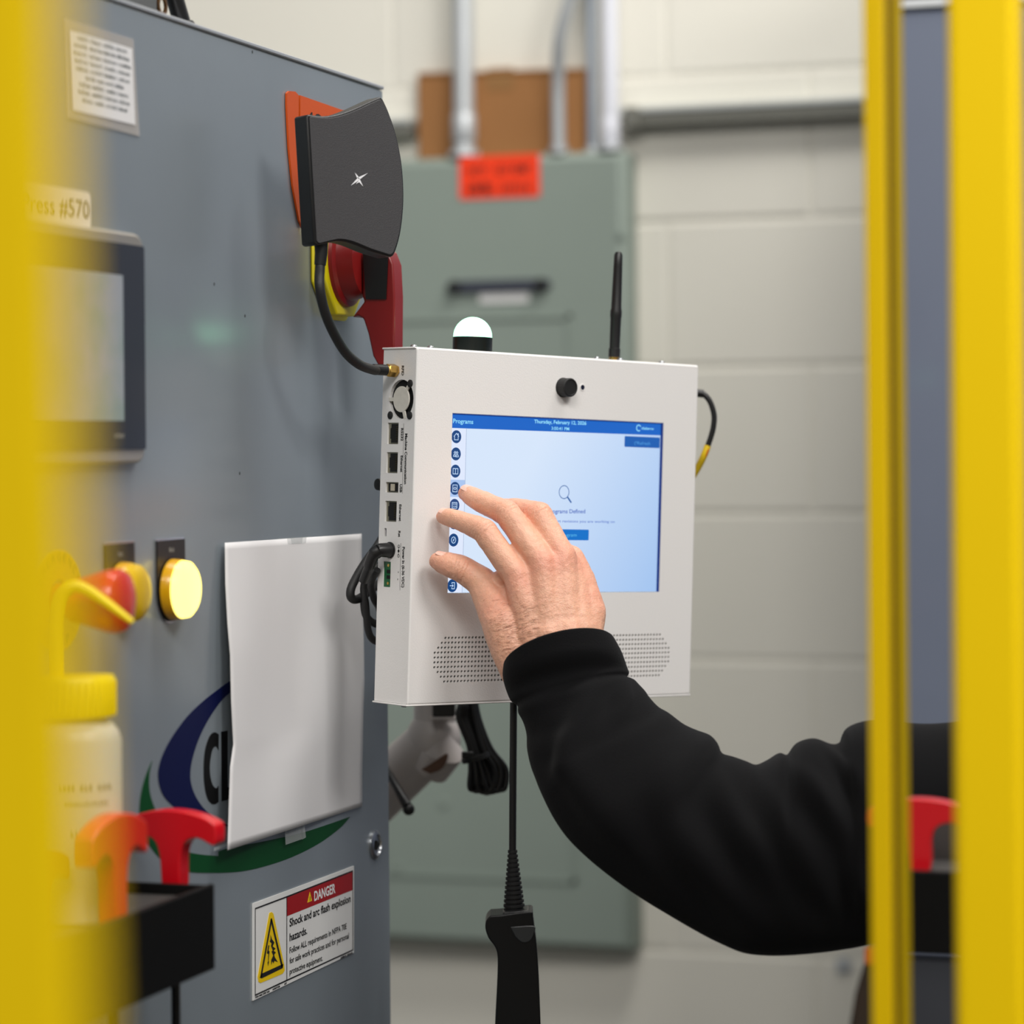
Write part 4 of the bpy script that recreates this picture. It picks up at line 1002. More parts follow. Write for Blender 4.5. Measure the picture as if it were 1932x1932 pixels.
obj('post', MB().box(V((P1.x-.09+.025*1.5, P1.y-.005, .01)), (.09, 0, 0), (0, .005, 0), (-.025*2.4, 0, 2.4)), YEL, g, bevel=.001, seg=3)
obj('foot_plate', MB().abox(P1.x-.11, P1.y-.02, 0, P1.x+.02, P1.y+.05, .01), YEL, g, bevel=.001)
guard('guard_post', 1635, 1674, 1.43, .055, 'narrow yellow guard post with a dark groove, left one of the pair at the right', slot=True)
guard('guard_post', 1792, 1925, 1.36, .03, 'wide yellow guard post at the right edge of the view', rad=.004)

# ------------------------------------------------------------------ tool rack with hex keys and wash bottle
TK = 1.50-.0  # helper height not used for placing
ty1 = CAB.loc(215, 1640)[0]
zt_ = CAB.loc(240, 1637)[1]
RK = Plane((0, ty1, 0), XY, ZZ)         # far end plane of the rack
xr = RK.loc(405, 1668)[0]; zt_ = RK.loc(405, 1667)[1]; zb_ = RK.loc(405, 1828)[1]
tr = thing('tool_rack', (CX+.03, ty1-.3, zb_), 'black open topped tool rack fixed to the cabinet front, lower left', 'tool rack')
RKM = mat('rack_black', (7, 7, 7), .6, spec=.2, bump=.1)
rk_y0 = 1.05
obj('outer_face', MB().abox(xr-.004, rk_y0, zb_, xr, ty1, zt_), RKM, tr, bevel=.001)
obj('top_plate', MB().abox(CX+.002, rk_y0, zt_-.012, xr-.004, ty1-.0005, zt_-.008), mat('rack_top_worn', (70, 68, 66), .45, var=.35, vscale=30), tr)
obj('end_plate', MB().abox(CX+.002, ty1-.0035, zb_, xr-.004, ty1, zt_-.001), RKM, tr, bevel=.0006)
obj('back_plate', MB().abox(CX+.001, rk_y0, zb_, CX+.003, ty1, zt_), RKM, tr)
def hex_key(base, ang, sc, m, label, stem_h=.044, tilt=0, th=.0068, sl_=.16):
    """T handled hex key standing in the rack: base on the top plate, handle direction ang"""
    t = thing('hex_key', base, label, 'hex key', 'T-handled hex keys in the tool rack')
    d = V((cos(ang), sin(ang), 0)); up = (ZZ + d*tilt).normalized()
    u = d.cross(up).normalized()
    HP = Plane(base, d, up)
    if HP.n.dot(u) < 0: pass
    h = stem_h*sc; w_ = .034*sc
    prof = [(-.0062*sc, 0), (.0062*sc, 0), (.0075*sc, h*.5), (.011*sc, h*.72), (.020*sc, h*.80), (w_*.93, h*.70), (w_, h*.76), (w_, h*.93), (w_*.93, h*1.03), (w_*.5, h*1.14), (0, h*1.18), (-w_*.5, h*1.14), (-w_*.93, h*1.03), (-w_, h*.93), (-w_, h*.76), (-w_*.93, h*.70), (-.020*sc, h*.80), (-.011*sc, h*.72), (-.0075*sc, h*.5)]
    obj('handle', MB().prism(HP, sm2(prof, 3), -th*sc, th*sc), m, t, bevel=.6*th*sc, seg=4)
    obj('shaft', MB().tube([base-up*.001, base-up*sl_], .0032*sc, 6), mat('shaft_black', (24, 24, 26), .35, metal=.6), t)
    return t
hm1 = mat('hexkey_red', (214, 8, 26), .3, coat=.2); hm2 = mat('hexkey_orange_red', (222, 44, 22), .35, coat=.2)
hy = CAB.loc(300, 1640)[0]
b1 = pP(325, 1683, V((0, ty1-.012, 0)), YY)
b1.z = zt_-.008
q_ = pP(330, 1683, V((CX+.0365, 0, 0)), XY); q_.z = zt_-.008; b1 = q_
hex_key(b1, radians(-4), .98, hm1, 'red T-handled hex key, nearest to the taped paper', .0455, 0)
q_ = pP(214, 1720, V((-.7475, 0, 0)), XY); q_.z = zt_-.008
hex_key(q_, radians(90), 1.05, hm2, 'orange-red T-handled hex key standing left of the red one, turned end-on', .055, th=.0058)
q_ = pP(75, 1765, V((-.774, 0, 0)), XY); q_.z = zt_-.008
hex_key(q_, radians(90), .9, hm2, 'T-handled hex key mostly hidden behind the blurred yellow post', .048)

# wash bottle
wb0 = pP(140, 1700, V((0, 0, zt_-.008)), ZZ)
DWB = 1.69
wc = pD(149, 1500, DWB); wc = pP(149, 1500, V((CX+.0285, 0, 0)), XY)
wz = zt_-.0078
k_ = lambda py: pD(149, py, DWB).z
r_ = .0262
wbm = mat('bottle_translucent', (222, 216, 196), .35, trans=.25, sss=.2)
wt = thing('wash_bottle', (wc.x, wc.y, wz), 'translucent white wash bottle with yellow cap and bent spout on the tool rack', 'bottle')
O = V((wc.x, wc.y, wz)); zs = [k_(p)-wz for p in (1400, 1382, 1368, 1360, 1354)]
obj('bottle_body', MB().lathe(O, ZZ, [(0, r_*.9), (.002, r_), (zs[0], r_), (zs[1], r_*.93), (zs[2], r_*.80), (zs[3], r_*.62), (zs[4], r_*.60)], 48), wbm, wt)
zc0 = k_(1354)-wz; zc1 = k_(1278)-wz; rcap = 72/F*DWB
YCAP = mat('cap_yellow', (250, 222, 0), .4)
mb = MB(); nn_ = 60
prof = [(zc0, rcap*.97), (zc0+.001, rcap), (zc1-.002, rcap), (zc1, rcap*.95), (zc1, 0)]
cp = obj('cap', MB().lathe(O, ZZ, prof, 60), YCAP, wt, label='bright yellow screw cap')
obj('cap_ribs', (lambda m_: [m_.box(O+V((cos(t)*rcap, sin(t)*rcap, zc0+.001)), V((cos(t), sin(t), 0))*.0005, V((-sin(t), cos(t), 0))*.001, ZZ*(zc1-zc0-.004)) for t in [2*pi*i/36 for i in range(36)]] and m_)(MB()), YCAP, cp)
off = wc - pD(149, 1500, DWB)
tb = [pD(x, y, DWB)+off for x, y in ((112, 1280), (111, 1200), (112, 1160), (120, 1122), (140, 1104), (165, 1110), (200, 1133), (230, 1156), (251, 1172))]
tp_ = smooth_path(tb, 6); n = len(tp_)
obj('spout', MB().tube(tp_, [.0043 if i < n*.45 else .0043-(i/n-.45)/.55*.0028 for i in range(n)], 18), YCAP, wt, label='bent yellow spout')
PB = Plane(O+(CAM-O).normalized()*0, RIGHT, ZZ)
mb = MB()
def curved(px0, px1, py, hp, words):
    # print wrapped on the cylinder
    tmp = MB(); a0 = px0; 
    x = px0
    while x < px1:
        cw = hp*.5
        if (x-px0) % ((px1-px0)/words) < (px1-px0)/words*.85:
            for (fx, fy0, fy1, fw) in ((0, 0, 1, .3), (.5, 0, 1 if random.random() > .5 else .6, .3), (.2, .4, .6, .6)):
                def sp_(px_, py_):
                    s_ = (px_-149)/F*DWB/(r_*1.0); s_ = max(-.97, min(.97, s_)); q = math.asin(s_)
                    return O + RIGHT*sin(q)*(r_+.0002) - FWD*cos(q)*(r_+.0002) + ZZ*(k_(py_)-wz)
                xa = x+cw*fx; xb = xa+cw*fw; ya = py-hp*fy0; yb = py-hp*fy1
                mb.add([sp_(xa, ya), sp_(xb, ya), sp_(xb, yb), sp_(xa, yb)], [(0, 1, 2, 3)])
        x += cw*1.25
curved(130, 222, 1488, 12, 3); curved(140, 215, 1516, 8, 3); curved(150, 205, 1575, 14, 1)
tag(obj('print', mb, mat('bottle_print', (110, 96, 70), .6), wt, smooth=False, dbl=False), kind='stuff')

# reflection of the left rack, modelled as a solid second rack between the posts
D2 = 1.66
GP0 = pD(1700, 1642, D2); GP1 = pP(1930, 1642, GP0, YY); gzb = pP(1750, 1802, GP0, YY).z
t2 = thing('tool_rack', ((GP0.x+GP1.x)/2, GP0.y, gzb), 'reflection of the black tool rack, modelled solid, in the gap behind the two right yellow posts', 'tool rack')
obj('outer_face', MB().abox(GP0.x, GP0.y, gzb, GP1.x, GP0.y+.004, GP0.z), RKM, t2, bevel=.001)
gt = pP(1750, 1575, V((0, GP0.y+.075, 0)), YY).z
obj('top_plate', MB().abox(GP0.x, GP0.y+.004, GP0.z-.008, GP1.x, GP0.y+.075, GP0.z-.004), mat('rack_top_worn', (0,)*3), t2)
obj('back_plate', MB().abox(GP0.x, GP0.y+.075, gzb, GP1.x, GP0.y+.079, GP0.z+.02), mat('rack_top_worn', (0,)*3), t2)
gx_ = pP(1868, 835, GP0, YY).x; obj('reflected_stand_post', MB().abox(gx_-.008, GP0.y+.03, 0, gx_+.008, GP0.y+.046, GP0.z-.009), RKM, t2)
# back rail light line
hb_ = V((pP(1728, 1640, GP0+YY*.03, YY).x, GP0.y+.03, GP0.z-.004))
hex_key(hb_+V((.003, 0, 0)), radians(2), .92, hm1, 'reflection of a red T-handled hex key, modelled solid, between the two right yellow posts', .040, sl_=.04)

# ------------------------------------------------------------------ the person: hand, sleeve and the rest of the body
BB = V((.55, 1.55, 0))
per = thing('person', c2w(.62, 1.95, -1.5), 'person in a black sweatshirt reaching from the right to tap the touch screen', 'person')
def seg(mb, a, b, n=12):
    """tapered capsule between two (px, py, depth, radius) joints"""
    pa = pD(a[0], a[1], a[2]); pb = pD(b[0], b[1], b[2]); ra, rb = a[3], b[3]
    d = pb-pa; L = d.length; ax = d.normalized(); prof = []
    for k in range(0, 6): q = pi/2*k/5; prof.append((-ra*cos(q), ra*sin(q)))
    for k in range(1, 4): t = k/4; prof.append((L*t, ra+(rb-ra)*t))
    for k in range(5, -1, -1): q = pi/2*k/5; prof.append((L+rb*cos(q), rb*sin(q)))
    mb.lathe(pa, ax, prof, 16)
J = {}
H = MB()
def chain(name, js):
    J[name] = js
    for a, b in zip(js, js[1:]): seg(H, a, b)
chain('index', [(836, 974.5, 2.0955, .0058), (846, 976, 2.091, .0069), (870, 983, 2.082, .0076), (913, 1001, 2.066, .0094), (942, 1042, 2.062, .0097), (976, 1085, 2.058, .0105)])
chain('middle', [(878, 931, 2.109, .0058), (888, 935, 2.104, .0074), (905, 945, 2.094, .0082), (958, 969, 2.072, .0098), (985, 1009, 2.066, .0100), (1022, 1062, 2.058, .0110)])
chain('ring', [(920, 962, 2.125, .0055), (940, 958, 2.115, .0065), (970, 958, 2.098, .0076), (1017, 971, 2.078, .0100), (1036, 1006, 2.072, .0099), (1060, 1050, 2.065, .0108)])
chain('little', [(975, 985, 2.125, .0050), (990, 985, 2.12, .0058), (1010, 995, 2.118, .0062), (1040, 1016, 2.106, .0068), (1060, 1038, 2.092, .0068), (1084, 1049, 2.076, .0070)])
chain('thumb', [(825.5, 1059, 2.084, .0066), (836, 1062, 2.082, .0085), (847, 1065, 2.080, .0093), (868, 1072, 2.078, .0103), (886, 1083, 2.079, .0106), (910, 1099, 2.078, .0116), (927, 1130, 2.072, .0135), (950, 1175, 2.062, .0165)])
# metacarpals, palm and wrist
for a, b in (((976, 1085, 2.058, .0105), (1005, 1195, 2.052, .0125)), ((1022, 1062, 2.058, .0110), (1035, 1195, 2.050, .0130)),
             ((1060, 1050, 2.065, .0108), (1070, 1190, 2.052, .0130)), ((1084, 1048, 2.076, .0068), (1096, 1092, 2.073, .0105)), ((1096, 1092, 2.073, .0105), (1111, 1155, 2.066, .0128)),
             ((1111, 1155, 2.066, .0130), (1098, 1215, 2.058, .0150)), ((950, 1175, 2.062, .0165), (967, 1225, 2.058, .0165)), ((967, 1225, 2.058, .0165), (1003, 1290, 2.055, .0180)),
             ((1005, 1195, 2.054, .0150), (1040, 1275, 2.052, .0190)), ((1035, 1195, 2.052, .0160), (1060, 1270, 2.050, .0200)), ((1070, 1190, 2.054, .0160), (1085, 1260, 2.05, .0190)),
             ((1098, 1215, 2.058, .0150), (1110, 1260, 2.055, .0170)),
             ((985, 1110, 2.068, .0120), (1090, 1110, 2.078, .0120)), ((980, 1150, 2.068, .0140), (1095, 1150, 2.070, .0140)), ((1000, 1080, 2.064, .0085), (1060, 1060, 2.070, .0085)),
             ((925, 1105, 2.078, .0075), (955, 1090, 2.070, .0080)), ((938, 1140, 2.072, .0120), (985, 1120, 2.066, .0115)),
             ((1003, 1290, 2.055, .0180), (1075, 1380, 2.035, .0200)), ((1095, 1265, 2.05, .0170), (1110, 1370, 2.035, .0200))):
    seg(H, a, b)
# webs between the fingers
for q in ((975, 1050, 2.067, .0062), (1021, 1032, 2.071, .0068), (1058, 1034, 2.078, .006)):
    H.ball(pD(*q[:3]), q[3], 14)
# tendons raised on the back of the hand
for a, b in (((978, 1088, 2.0515, .0040), (1012, 1190, 2.0445, .0034)), ((1023, 1064, 2.0505, .0040), (1034, 1190, 2.042, .0034)), ((1060, 1055, 2.0580, .0038), (1058, 1190, 2.0445, .0034)), ((1000, 1085, 2.060, .0100), (1020, 1195, 2.051, .0130)), ((1042, 1062, 2.062, .0100), (1052, 1195, 2.051, .0135)), ((1072, 1066, 2.069, .0095), (1084, 1110, 2.066, .0115)), ((1084, 1110, 2.066, .0115), (1092, 1190, 2.056, .0140))):
    seg(H, a, b)
hroot = H
me = bpy.data.meshes.new('hand_raw'); me.from_pydata(H.v, [], H.f)
ho = bpy.data.objects.new('hand_raw', me); COL.objects.link(ho)
rm = ho.modifiers.new('r', 'REMESH'); rm.mode = 'VOXEL'; rm.voxel_size = .0008; rm.use_smooth_shade = True
smd = ho.modifiers.new('s', 'SMOOTH'); smd.factor = .5; smd.iterations = 24
bpy.context.view_layer.update()
hm = bpy.data.meshes.new_from_object(ho.evaluated_get(bpy.context.evaluated_depsgraph_get()))
bpy.data.objects.remove(ho)
# creases, knuckle folds and colour patches on the skin
col = hm.color_attributes.new('tint', 'FLOAT_COLOR', 'POINT')
def jp_(q): return pD(q[0], q[1], q[2])
kn = [(jp_(J['index'][3]), .011), (jp_(J['middle'][3]), .011), (jp_(J['ring'][3]), .011), (jp_(J['thumb'][3]), .011)]
kn2 = [(pD(976, 1092, 2.05), .012), (pD(1026, 1064, 2.05), .012), (pD(1064, 1052, 2.055), .012), (pD(1086, 1060, 2.07), .012), (pD(940, 1150, 2.055), .014), (pD(1118, 1120, 2.062), .012)]
tips = [(jp_(J[k][0]), .010) for k in ('index', 'middle', 'thumb')]
fold = []
for nm, i in (('index', 3), ('middle', 3), ('ring', 3), ('thumb', 3), ('index', 2), ('middle', 2)):
    a = jp_(J[nm][i-1]); b = jp_(J[nm][i]); c = jp_(J[nm][min(i+1, len(J[nm])-1)])
    ax = (c-a).normalized(); big = nm != 'x' and i == 3
    for k in ((-.0052, -.0026, 0, .0026, .0052) if big else (-.0014, .0014)): fold.append((b+ax*k, ax, .0008 if big else .0005, J[nm][i][3]*1.6))
vn = [v.normal.copy() for v in hm.vertices]
wrist0 = pD(962, 1190, 2.045); wax = (pD(1050, 1290, 2.04)-pD(1000, 1150, 2.05)).normalized()
for i, v in enumerate(hm.vertices):
    p = v.co; d = 0
    back = max(0, vn[i].dot((CAM-p).normalized()))
    for c, ax, amp, R in fold:
        q = p-c; t = q.dot(ax)
        if abs(t) < .0024 and q.length < R:
            wob = noise.noise(p*400)*.0007
            d -= amp*math.exp(-((t+wob)/.0007)**2)*max(0, 1-(q.length/R)**2)*back
    d += noise.noise(p*260)*.00022 + noise.noise(p*90)*.0004
    # oblique skin wrinkles near the wrist and thumb base
    tw = (p-wrist0).dot(wax); lat = (p-wrist0).length
    if lat < .045:
        d += .00010*sin((tw+noise.noise(p*120)*.005)/.0006)*max(0, 1-(lat/.045)**2)*back
    v.co = p + vn[i]*d
    red = 0
    for c, R in kn: red += .55*math.exp(-((p-c).length/R)**2)
    for c, R in kn2: red += .75*math.exp(-((p-c).length/R)**2)
    for c, R in tips: red += .6*math.exp(-((p-c).length/R)**2)
    red += .25*noise.noise(p*70)+.12*noise.noise(p*220)
    col.data[i].color = (max(0, min(1, red)), 0, 0, 1)
O = per.location
for v in hm.vertices: v.co -= O
hm.polygons.foreach_set('use_smooth', [True]*len(hm.polygons))
sk = bpy.data.materials.new('skin'); sk.use_nodes = True; nt = sk.node_tree; b = nt.nodes['Principled BSDF']; hm.materials.clear(); hm.materials.append(sk)
at = nt.nodes.new('ShaderNodeAttribute'); at.attribute_name = 'tint'
mx = nt.nodes.new('ShaderNodeMix'); mx.data_type = 'RGBA'; mx.inputs['A'].default_value = lin((228, 174, 146)); mx.inputs['B'].default_value = lin((216, 112, 98))
nt.links.new(at.outputs['Fac'], mx.inputs['Factor'])
tc = nt.nodes.new('ShaderNodeTexCoord'); n1 = nt.nodes.new('ShaderNodeTexNoise'); n1.inputs['Scale'].default_value = 420; n1.inputs['Detail'].default_value = 6
nt.links.new(tc.outputs['Object'], n1.inputs['Vector'])
mx2 = nt.nodes.new('ShaderNodeMix'); mx2.data_type = 'RGBA'; mx2.blend_type = 'MULTIPLY'; mx2.inputs['Factor'].default_value = .16
cr = nt.nodes.new('ShaderNodeValToRGB'); cr.color_ramp.elements[0].position = .35; cr.color_ramp.elements[0].color = (.55, .48, .45, 1); cr.color_ramp.elements[1].position = .6; cr.color_ramp.elements[1].color = (1, 1, 1, 1)
nt.links.new(n1.outputs['Fac'], cr.inputs['Fac']); nt.links.new(mx.outputs['Result'], mx2.inputs['A']); nt.links.new(cr.outputs['Color'], mx2.inputs['B'])
nt.links.new(mx2.outputs['Result'], b.inputs['Base Color'])
vo = nt.nodes.new('ShaderNodeTexVoronoi'); vo.inputs['Scale'].default_value = 900; nt.links.new(tc.outputs['Object'], vo.inputs['Vector'])
bp = nt.nodes.new('ShaderNodeBump'); bp.inputs['Strength'].default_value = .28; bp.inputs['Distance'].default_value = .0006
nt.links.new(vo.outputs['Distance'], bp.inputs['Height'])
bp2 = nt.nodes.new('ShaderNodeBump'); bp2.inputs['Strength'].default_value = .25; bp2.inputs['Distance'].default_value = .001; nt.links.new(n1.outputs['Fac'], bp2.inputs['Height']); nt.links.new(bp.outputs['Normal'], bp2.inputs['Normal'])
nt.links.new(bp2.outputs['Normal'], b.inputs['Normal'])
b.inputs['Roughness'].default_value = .48; b.inputs['Subsurface Weight'].default_value = .25; b.inputs['Subsurface Radius'].default_value = (1, .35, .2); b.inputs['Subsurface Scale'].default_value = .004
hand = bpy.data.objects.new('hand', hm); COL.objects.link(hand); hand.parent = per
hand['label'] = 'bare right hand with spread fingers'
# nails
NM = mat('nail', (234, 184, 166), .32, coat=.2)
def nail(js, side, wd, ln, lift):
    a = jp_(js[0]); b = jp_(js[2]); ax = (a-b).normalized()
    nrm = (side - ax*side.dot(ax)).normalized(); u = ax.cross(nrm)
    r = js[1][3]; c = jp_(js[0]) + ax*(js[0][3]*.25)
    def fn(s, t):
        q = (s-.5)*1.9; l = (t-1)*ln - .0006
        rr = r*(1.0 - .10*t*t) + lift
        w_ = wd*(1-.25*(abs(2*t-1))**4)
        return c + ax*l + nrm*(rr*cos(q*w_)) + u*(rr*sin(q*w_)) 
    mb = MB().grid(fn, 10, 10)
    o = obj('nail', mb, NM, hand); return o
nail(J['index'], RIGHT*.25+UP*.75-FWD*.55, .85, .0115, .00012)
nail(J['middle'], RIGHT*.2+UP*.75-FWD*.5, .85, .0120, .00012)
nail(J['thumb'], UP*.9-FWD*.1+RIGHT*.1, .80, .0125, .00012)
# short dark hairs on the wrist side of the hand
from mathutils.bvhtree import BVHTree
bv = BVHTree.FromPolygons([v.co+O for v in hm.vertices], [tuple(p.vertices) for p in hm.polygons])
mb = MB()
for k in range(300):
    px = random.gauss(965, 30); py = random.gauss(1195, 34)
    r_d = ray(px, py).normalized(); hit = bv.ray_cast(CAM, r_d)
    if hit[0] is None or py < 1130: continue
    p, nrm = hit[0], hit[1]
    d = (RIGHT*random.uniform(.5, 1.1)+UP*random.uniform(-.1, .35)); d = (d-nrm*d.dot(nrm)).normalized()
    L = random.uniform(.003, .007); q1 = p+d*L*.5+nrm*.0007; q2 = p+d*L+nrm*.0006
    mb.tube([p, q1, q2], [.00007, .00006, .00002], 3, cap=False)
tag(obj('arm_hair', mb, mat('hair_brown', (140, 98, 76), .5), hand, dbl=False), kind='stuff')

# sleeve: rings through the outline of the arm
L_ = [(950, 1262, 1160, 1206), (949, 1280, 1174, 1232), (956, 1306, 1184, 1260), (968, 1332, 1190, 1273), (985, 1358, 1203, 1288), (993, 1384, 1217, 1303), (994, 1412, 1226, 1316), (1000, 1442, 1243, 1334), (1008, 1465, 1262, 1345),
      (1020, 1495, 1290, 1366), (1040, 1535, 1316, 1378), (1066, 1574, 1340, 1387), (1100, 1610, 1354, 1402), (1145, 1648, 1363, 1421), (1200, 1688, 1385, 1428), (1260, 1725, 1408, 1436), (1315, 1757, 1428, 1443), (1360, 1780, 1450, 1434),
      (1400, 1796, 1472, 1421), (1440, 1801, 1488, 1424), (1480, 1801, 1505, 1402), (1520, 1798, 1537, 1393), (1560, 1794, 1570, 1404), (1588, 1790, 1588, 1399), (1612, 1786, 1602, 1372), (1655, 1777, 1655, 1358), (1750, 1758, 1752, 1366),
      (1850, 1742, 1850, 1352), (1960, 1740, 1970, 1300), (2100, 1745, 2110, 1220), (2260, 1700, 2260, 1120)]
DPT = [2.045]*3 + [2.04, 2.035, 2.03, 2.025, 2.02, 2.015, 2.01, 2.005, 2.0, 1.995, 1.99, 1.985, 1.98, 1.975, 1.97, 1.965, 1.96, 1.958, 1.955, 1.952, 1.95, 1.948, 1.945, 1.94, 1.935, 1.93, 1.92, 1.90]
rings = []
for (lx, ly, rx, ry), d in zip(L_, DPT):
    a = pD(lx, ly, d); b_ = pD(rx, ry, d); rings.append(((a+b_)/2, (b_-a)/2))
# densify
dens = []
cs = smooth_path([r[0] for r in rings], 5); hs_ = smooth_path([r[1] for r in rings], 5)
nr = len(cs); NA = 72
ridges = [  # (ring start, ring end, angle start, angle end, width, height): folds running along the arm, angle in degrees, 90 faces the camera
    (14, 46, 60, 150, 11, .0055), (20, 78, 112, 120, 14, .0040), (16, 34, 20, 70, 9, .0045), (48, 90, 50, 130, 12, .0050), (62, 100, 30, 110, 11, .0055),
    (78, 112, 20, 120, 12, .0055), (92, 120, 15, 95, 10, .0050), (100, 130, 40, 150, 13, .005), (34, 70, 150, 172, 13, .0035), (105, 122, 5, 60, 9, .005)]
mb = MB()
def sleeve_pt(i, j, shrink=0):
    c = cs[i]; hv = hs_[i]; R = hv.length
    t = (cs[min(i+1, nr-1)] - cs[max(i-1, 0)]).normalized()
    q = 2*pi*j/NA
    dep = -FWD*R*.82
    tilt = max(0, 1-i/34)
    sag = -t*R*.42*tilt
    p = c + hv*cos(q) + (dep + sag)*sin(q)
    n = (hv.normalized()*cos(q) - FWD*sin(q)).normalized()
    deg = math.degrees(q); d = 0
    if i > 12:
        for (i0, i1, a0, a1, wd, hgt) in ridges:
            if i0-3 <= i <= i1+3:
                s_ = (i-i0)/(i1-i0); s_ = max(0, min(1, s_)); ac = a0+(a1-a0)*s_ + 4*sin(s_*5)
                e = (deg-ac)/wd
                d += hgt*math.exp(-e*e)*sin(pi*max(.02, min(.98, s_))) - hgt*.7*math.exp(-((deg-ac-wd*1.9)/wd)**2)*sin(pi*max(.02, min(.98, s_)))
        side = abs(sin(q))
        d *= side**.6
        d += .0012*noise.noise(p*28)*side
    # groove where cuff meets the sleeve
    if i <= 18: d -= .0035*math.exp(-((i-15.5)/1.3)**2) - .0003*sin(j*pi/1.0)
    return p + n*(d-shrink)
for i in range(nr):
    for j in range(NA): mb.v.append(sleeve_pt(i, j))
for i in range(nr-1):
    for j in range(NA): mb.f.append((i*NA+j, i*NA+(j+1) % NA, (i+1)*NA+(j+1) % NA, (i+1)*NA+j))
# rolled cuff rim turning inwards
k = len(mb.v)
for m_, (sh, fw) in enumerate(((.0006, -.0012), (.0022, -.0012), (.0032, .002), (.0036, .02))):
    t = (cs[2]-cs[0]).normalized()
    for j in range(NA): mb.v.append(sleeve_pt(0, j, sh) + t*fw)
prev = 0
for m_ in range(4):
    base = k+m_*NA; pr = 0 if m_ == 0 else k+(m_-1)*NA
    for j in range(NA): mb.f.append((pr+(j+1) % NA, pr+j, base+j, base+(j+1) % NA))
FAB = mat('black_fabric', (9, 9, 11), .9, bump=.35, bscale=900, sheen=.03, spec=.15)
so_ = obj('sweatshirt', mb, FAB, per, label='black sweatshirt sleeve', ang=180)
sb_m = so_.modifiers.new('sub', 'SUBSURF'); sb_m.levels = 1; sb_m.render_levels = 1

# rest of the body, just outside the picture on the right
fd = (RIGHT*-.75+FWD*.65).normalized(); sd = fd.cross(UP)
def solid(name, mb, m, vox, it=6, label=None):
    """join overlapping volumes into one continuous skin"""
    me = bpy.data.meshes.new('raw'); me.from_pydata(mb.v, [], mb.f); o = bpy.data.objects.new('raw', me); COL.objects.link(o)
    r = o.modifiers.new('r', 'REMESH'); r.mode = 'VOXEL'; r.voxel_size = vox
    q = o.modifiers.new('s', 'SMOOTH'); q.factor = .5; q.iterations = it
    bpy.context.view_layer.update()
    me2 = bpy.data.meshes.new_from_object(o.evaluated_get(bpy.context.evaluated_depsgraph_get())); bpy.data.objects.remove(o)
    for v in me2.vertices: v.co -= O
    me2.polygons.foreach_set('use_smooth', [True]*len(me2.polygons)); me2.materials.clear(); me2.materials.append(m)
    o = bpy.data.objects.new(name, me2); COL.objects.link(o); o.parent = per
    if label: o['label'] = label
    return o
def oval(mb, rows, n=28):
    """stack of oval rings: (centre, half width across, half depth)"""
    k = len(mb.v)
    for c, rx, ry in rows:
        for q in range(n): t = 2*pi*q/n; mb.v.append(V(c) + sd*rx*cos(t) + fd*ry*sin(t))
    for i in range(len(rows)-1):
        for q in range(n): mb.f.append((k+i*n+q, k+i*n+(q+1) % n, k+(i+1)*n+(q+1) % n, k+(i+1)*n+q))
    mb.f.append(tuple(k+q for q in range(n))[::-1]); mb.f.append(tuple(k+(len(rows)-1)*n+q for q in range(n)))
    return mb
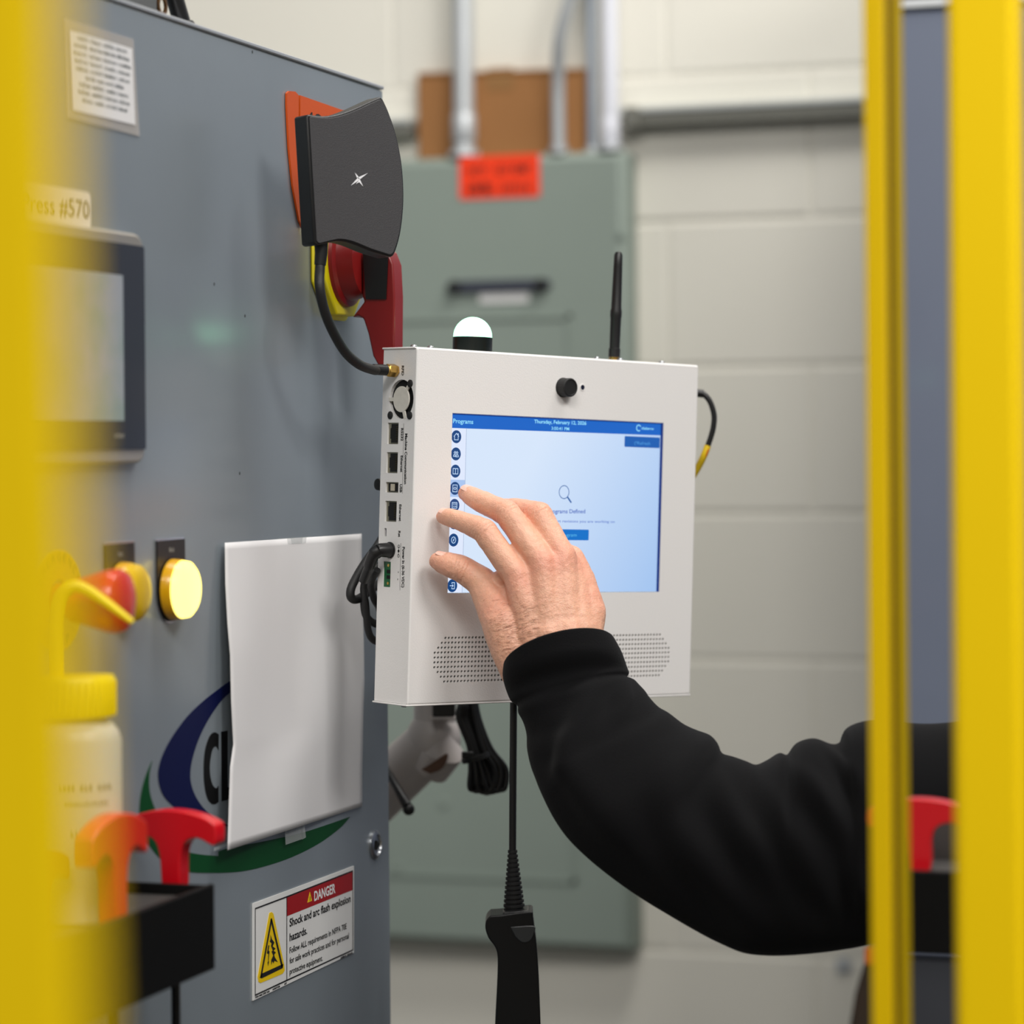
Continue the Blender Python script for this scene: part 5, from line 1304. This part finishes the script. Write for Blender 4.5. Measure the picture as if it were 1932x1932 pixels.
if True:
    sh = cs[-1]
    P_ = c2w(.64, 1.98, -1.5)
    B = lambda x, y, z: P_ + sd*x + fd*y + UP*z
    mb = oval(MB(), [(B(0, 0, .90), .175, .125), (B(0, 0, 1.0), .17, .12), (B(0, .01, 1.15), .175, .125), (B(0, .01, 1.30), .195, .13), (B(0, 0, 1.38), .19, .115), (B(0, 0, 1.43), .13, .09), (B(0, 0, 1.47), .07, .07)])
    mb.tube([sh-(cs[-1]-cs[-4]).normalized()*.01, sh.lerp(B(0, 0, 1.34), .35), B(0, 0, 1.32)], [hs_[-1].length*.92, .10, .10], 20)
    far = -1 if (sh-P_).dot(sd) > 0 else 1
    mb.tube([B(.12*far, 0, 1.36), B(.23*far, 0, 1.28), B(.27*far, .02, 1.08), B(.25*far, .14, .92)], [.085, .08, .062, .045], 18)
    mb.ball(B(.19*far, 0, 1.34), .085, 18)
    solid('sweatshirt_body', mb, FAB, .009, 8, 'black sweatshirt body')
    mb = MB().ball(B(.25*far, .17, .89), .034, 16); mb.tube([B(.25*far, .17, .89), B(.25*far, .24, .83)], [.032, .026], 14)
    for k_ in range(4): mb.tube([B(.25*far+(k_-1.5)*.017, .23, .84), B(.25*far+(k_-1.5)*.018, .28, .80), B(.25*far+(k_-1.5)*.016, .29, .77)], [.009, .008, .007], 10)
    mb.tube([B(.22*far, .19, .86), B(.20*far, .24, .84)], [.012, .009], 10)
    solid('far_hand', mb, sk, .0035, 4)
    TR = mat('trousers_dark', (46, 48, 58), .85)
    mb = oval(MB(), [(B(0, 0, .93), .168, .12), (B(0, 0, .86), .172, .125), (B(0, 0, .78), .165, .12)])
    for sx in (-.085, .085): mb.tube([B(sx, 0, .84), B(sx*1.1, 0, .50), B(sx*1.2, -.01, .10)], [.085, .065, .052], 20)
    solid('trousers', mb, TR, .01, 6)
    for sx in (-.102, .102):
        solid('shoe', oval(MB(), [(B(sx, .045, .0), .045, .13), (B(sx, .045, .03), .046, .13), (B(sx, .02, .07), .04, .09), (B(sx, -.02, .11), .036, .045)]), BLKM, .006, 3)
    mb = oval(MB(), [(B(0, 0, 1.42), .062, .062), (B(0, .01, 1.54), .055, .058), (B(0, .02, 1.58), .055, .068)])
    mb.ball(B(0, .015, 1.69), .1, 24, (1, 1, 1), Matrix.Identity(3)); mb.ball(B(0, .05, 1.615), .058, 20)
    mb.v = [v if v.z < 1.5 else (B(0, .02, 1.66) + sd*((v-B(0, .02, 1.66)).dot(sd)*.80) + fd*(v-B(0, .02, 1.66)).dot(fd)*1.0 + UP*((v.z-1.66)*1.12)) for v in mb.v]
    mb.tube([B(0, .112, 1.68), B(0, .136, 1.645), B(0, .112, 1.635)], [.008, .013, .009], 12)
    for k_s in (-1, 1): mb.ball(B(.078*k_s, 0, 1.65), .026, 14)
    solid('head', mb, sk, .004, 5)
    mb = MB().ball(B(0, 0, 1.705), .108, 28)
    mb.v = [B(0, 0, 1.70) + sd*((v-B(0, 0, 1.70)).dot(sd)*.82) + fd*min((v-B(0, 0, 1.70)).dot(fd), .055 if v.z < 1.76 else .2) + UP*max(v.z-1.70, -.075) for v in mb.v]
    obj('hair', mb, mat('hair_dark', (44, 32, 24), .7, bump=.5, bscale=300), per)
    for k_s in (-1, 1): obj('eye', MB().ball(B(.031*k_s, .103, 1.675), .012, 14), mat('eye_white', (230, 228, 222), .2), per)
    obj('mouth', MB().tube([B(-.022, .106, 1.605), B(0, .112, 1.605), B(.022, .106, 1.605)], [.004, .006, .004], 10), mat('lips', (190, 110, 100), .5), per)
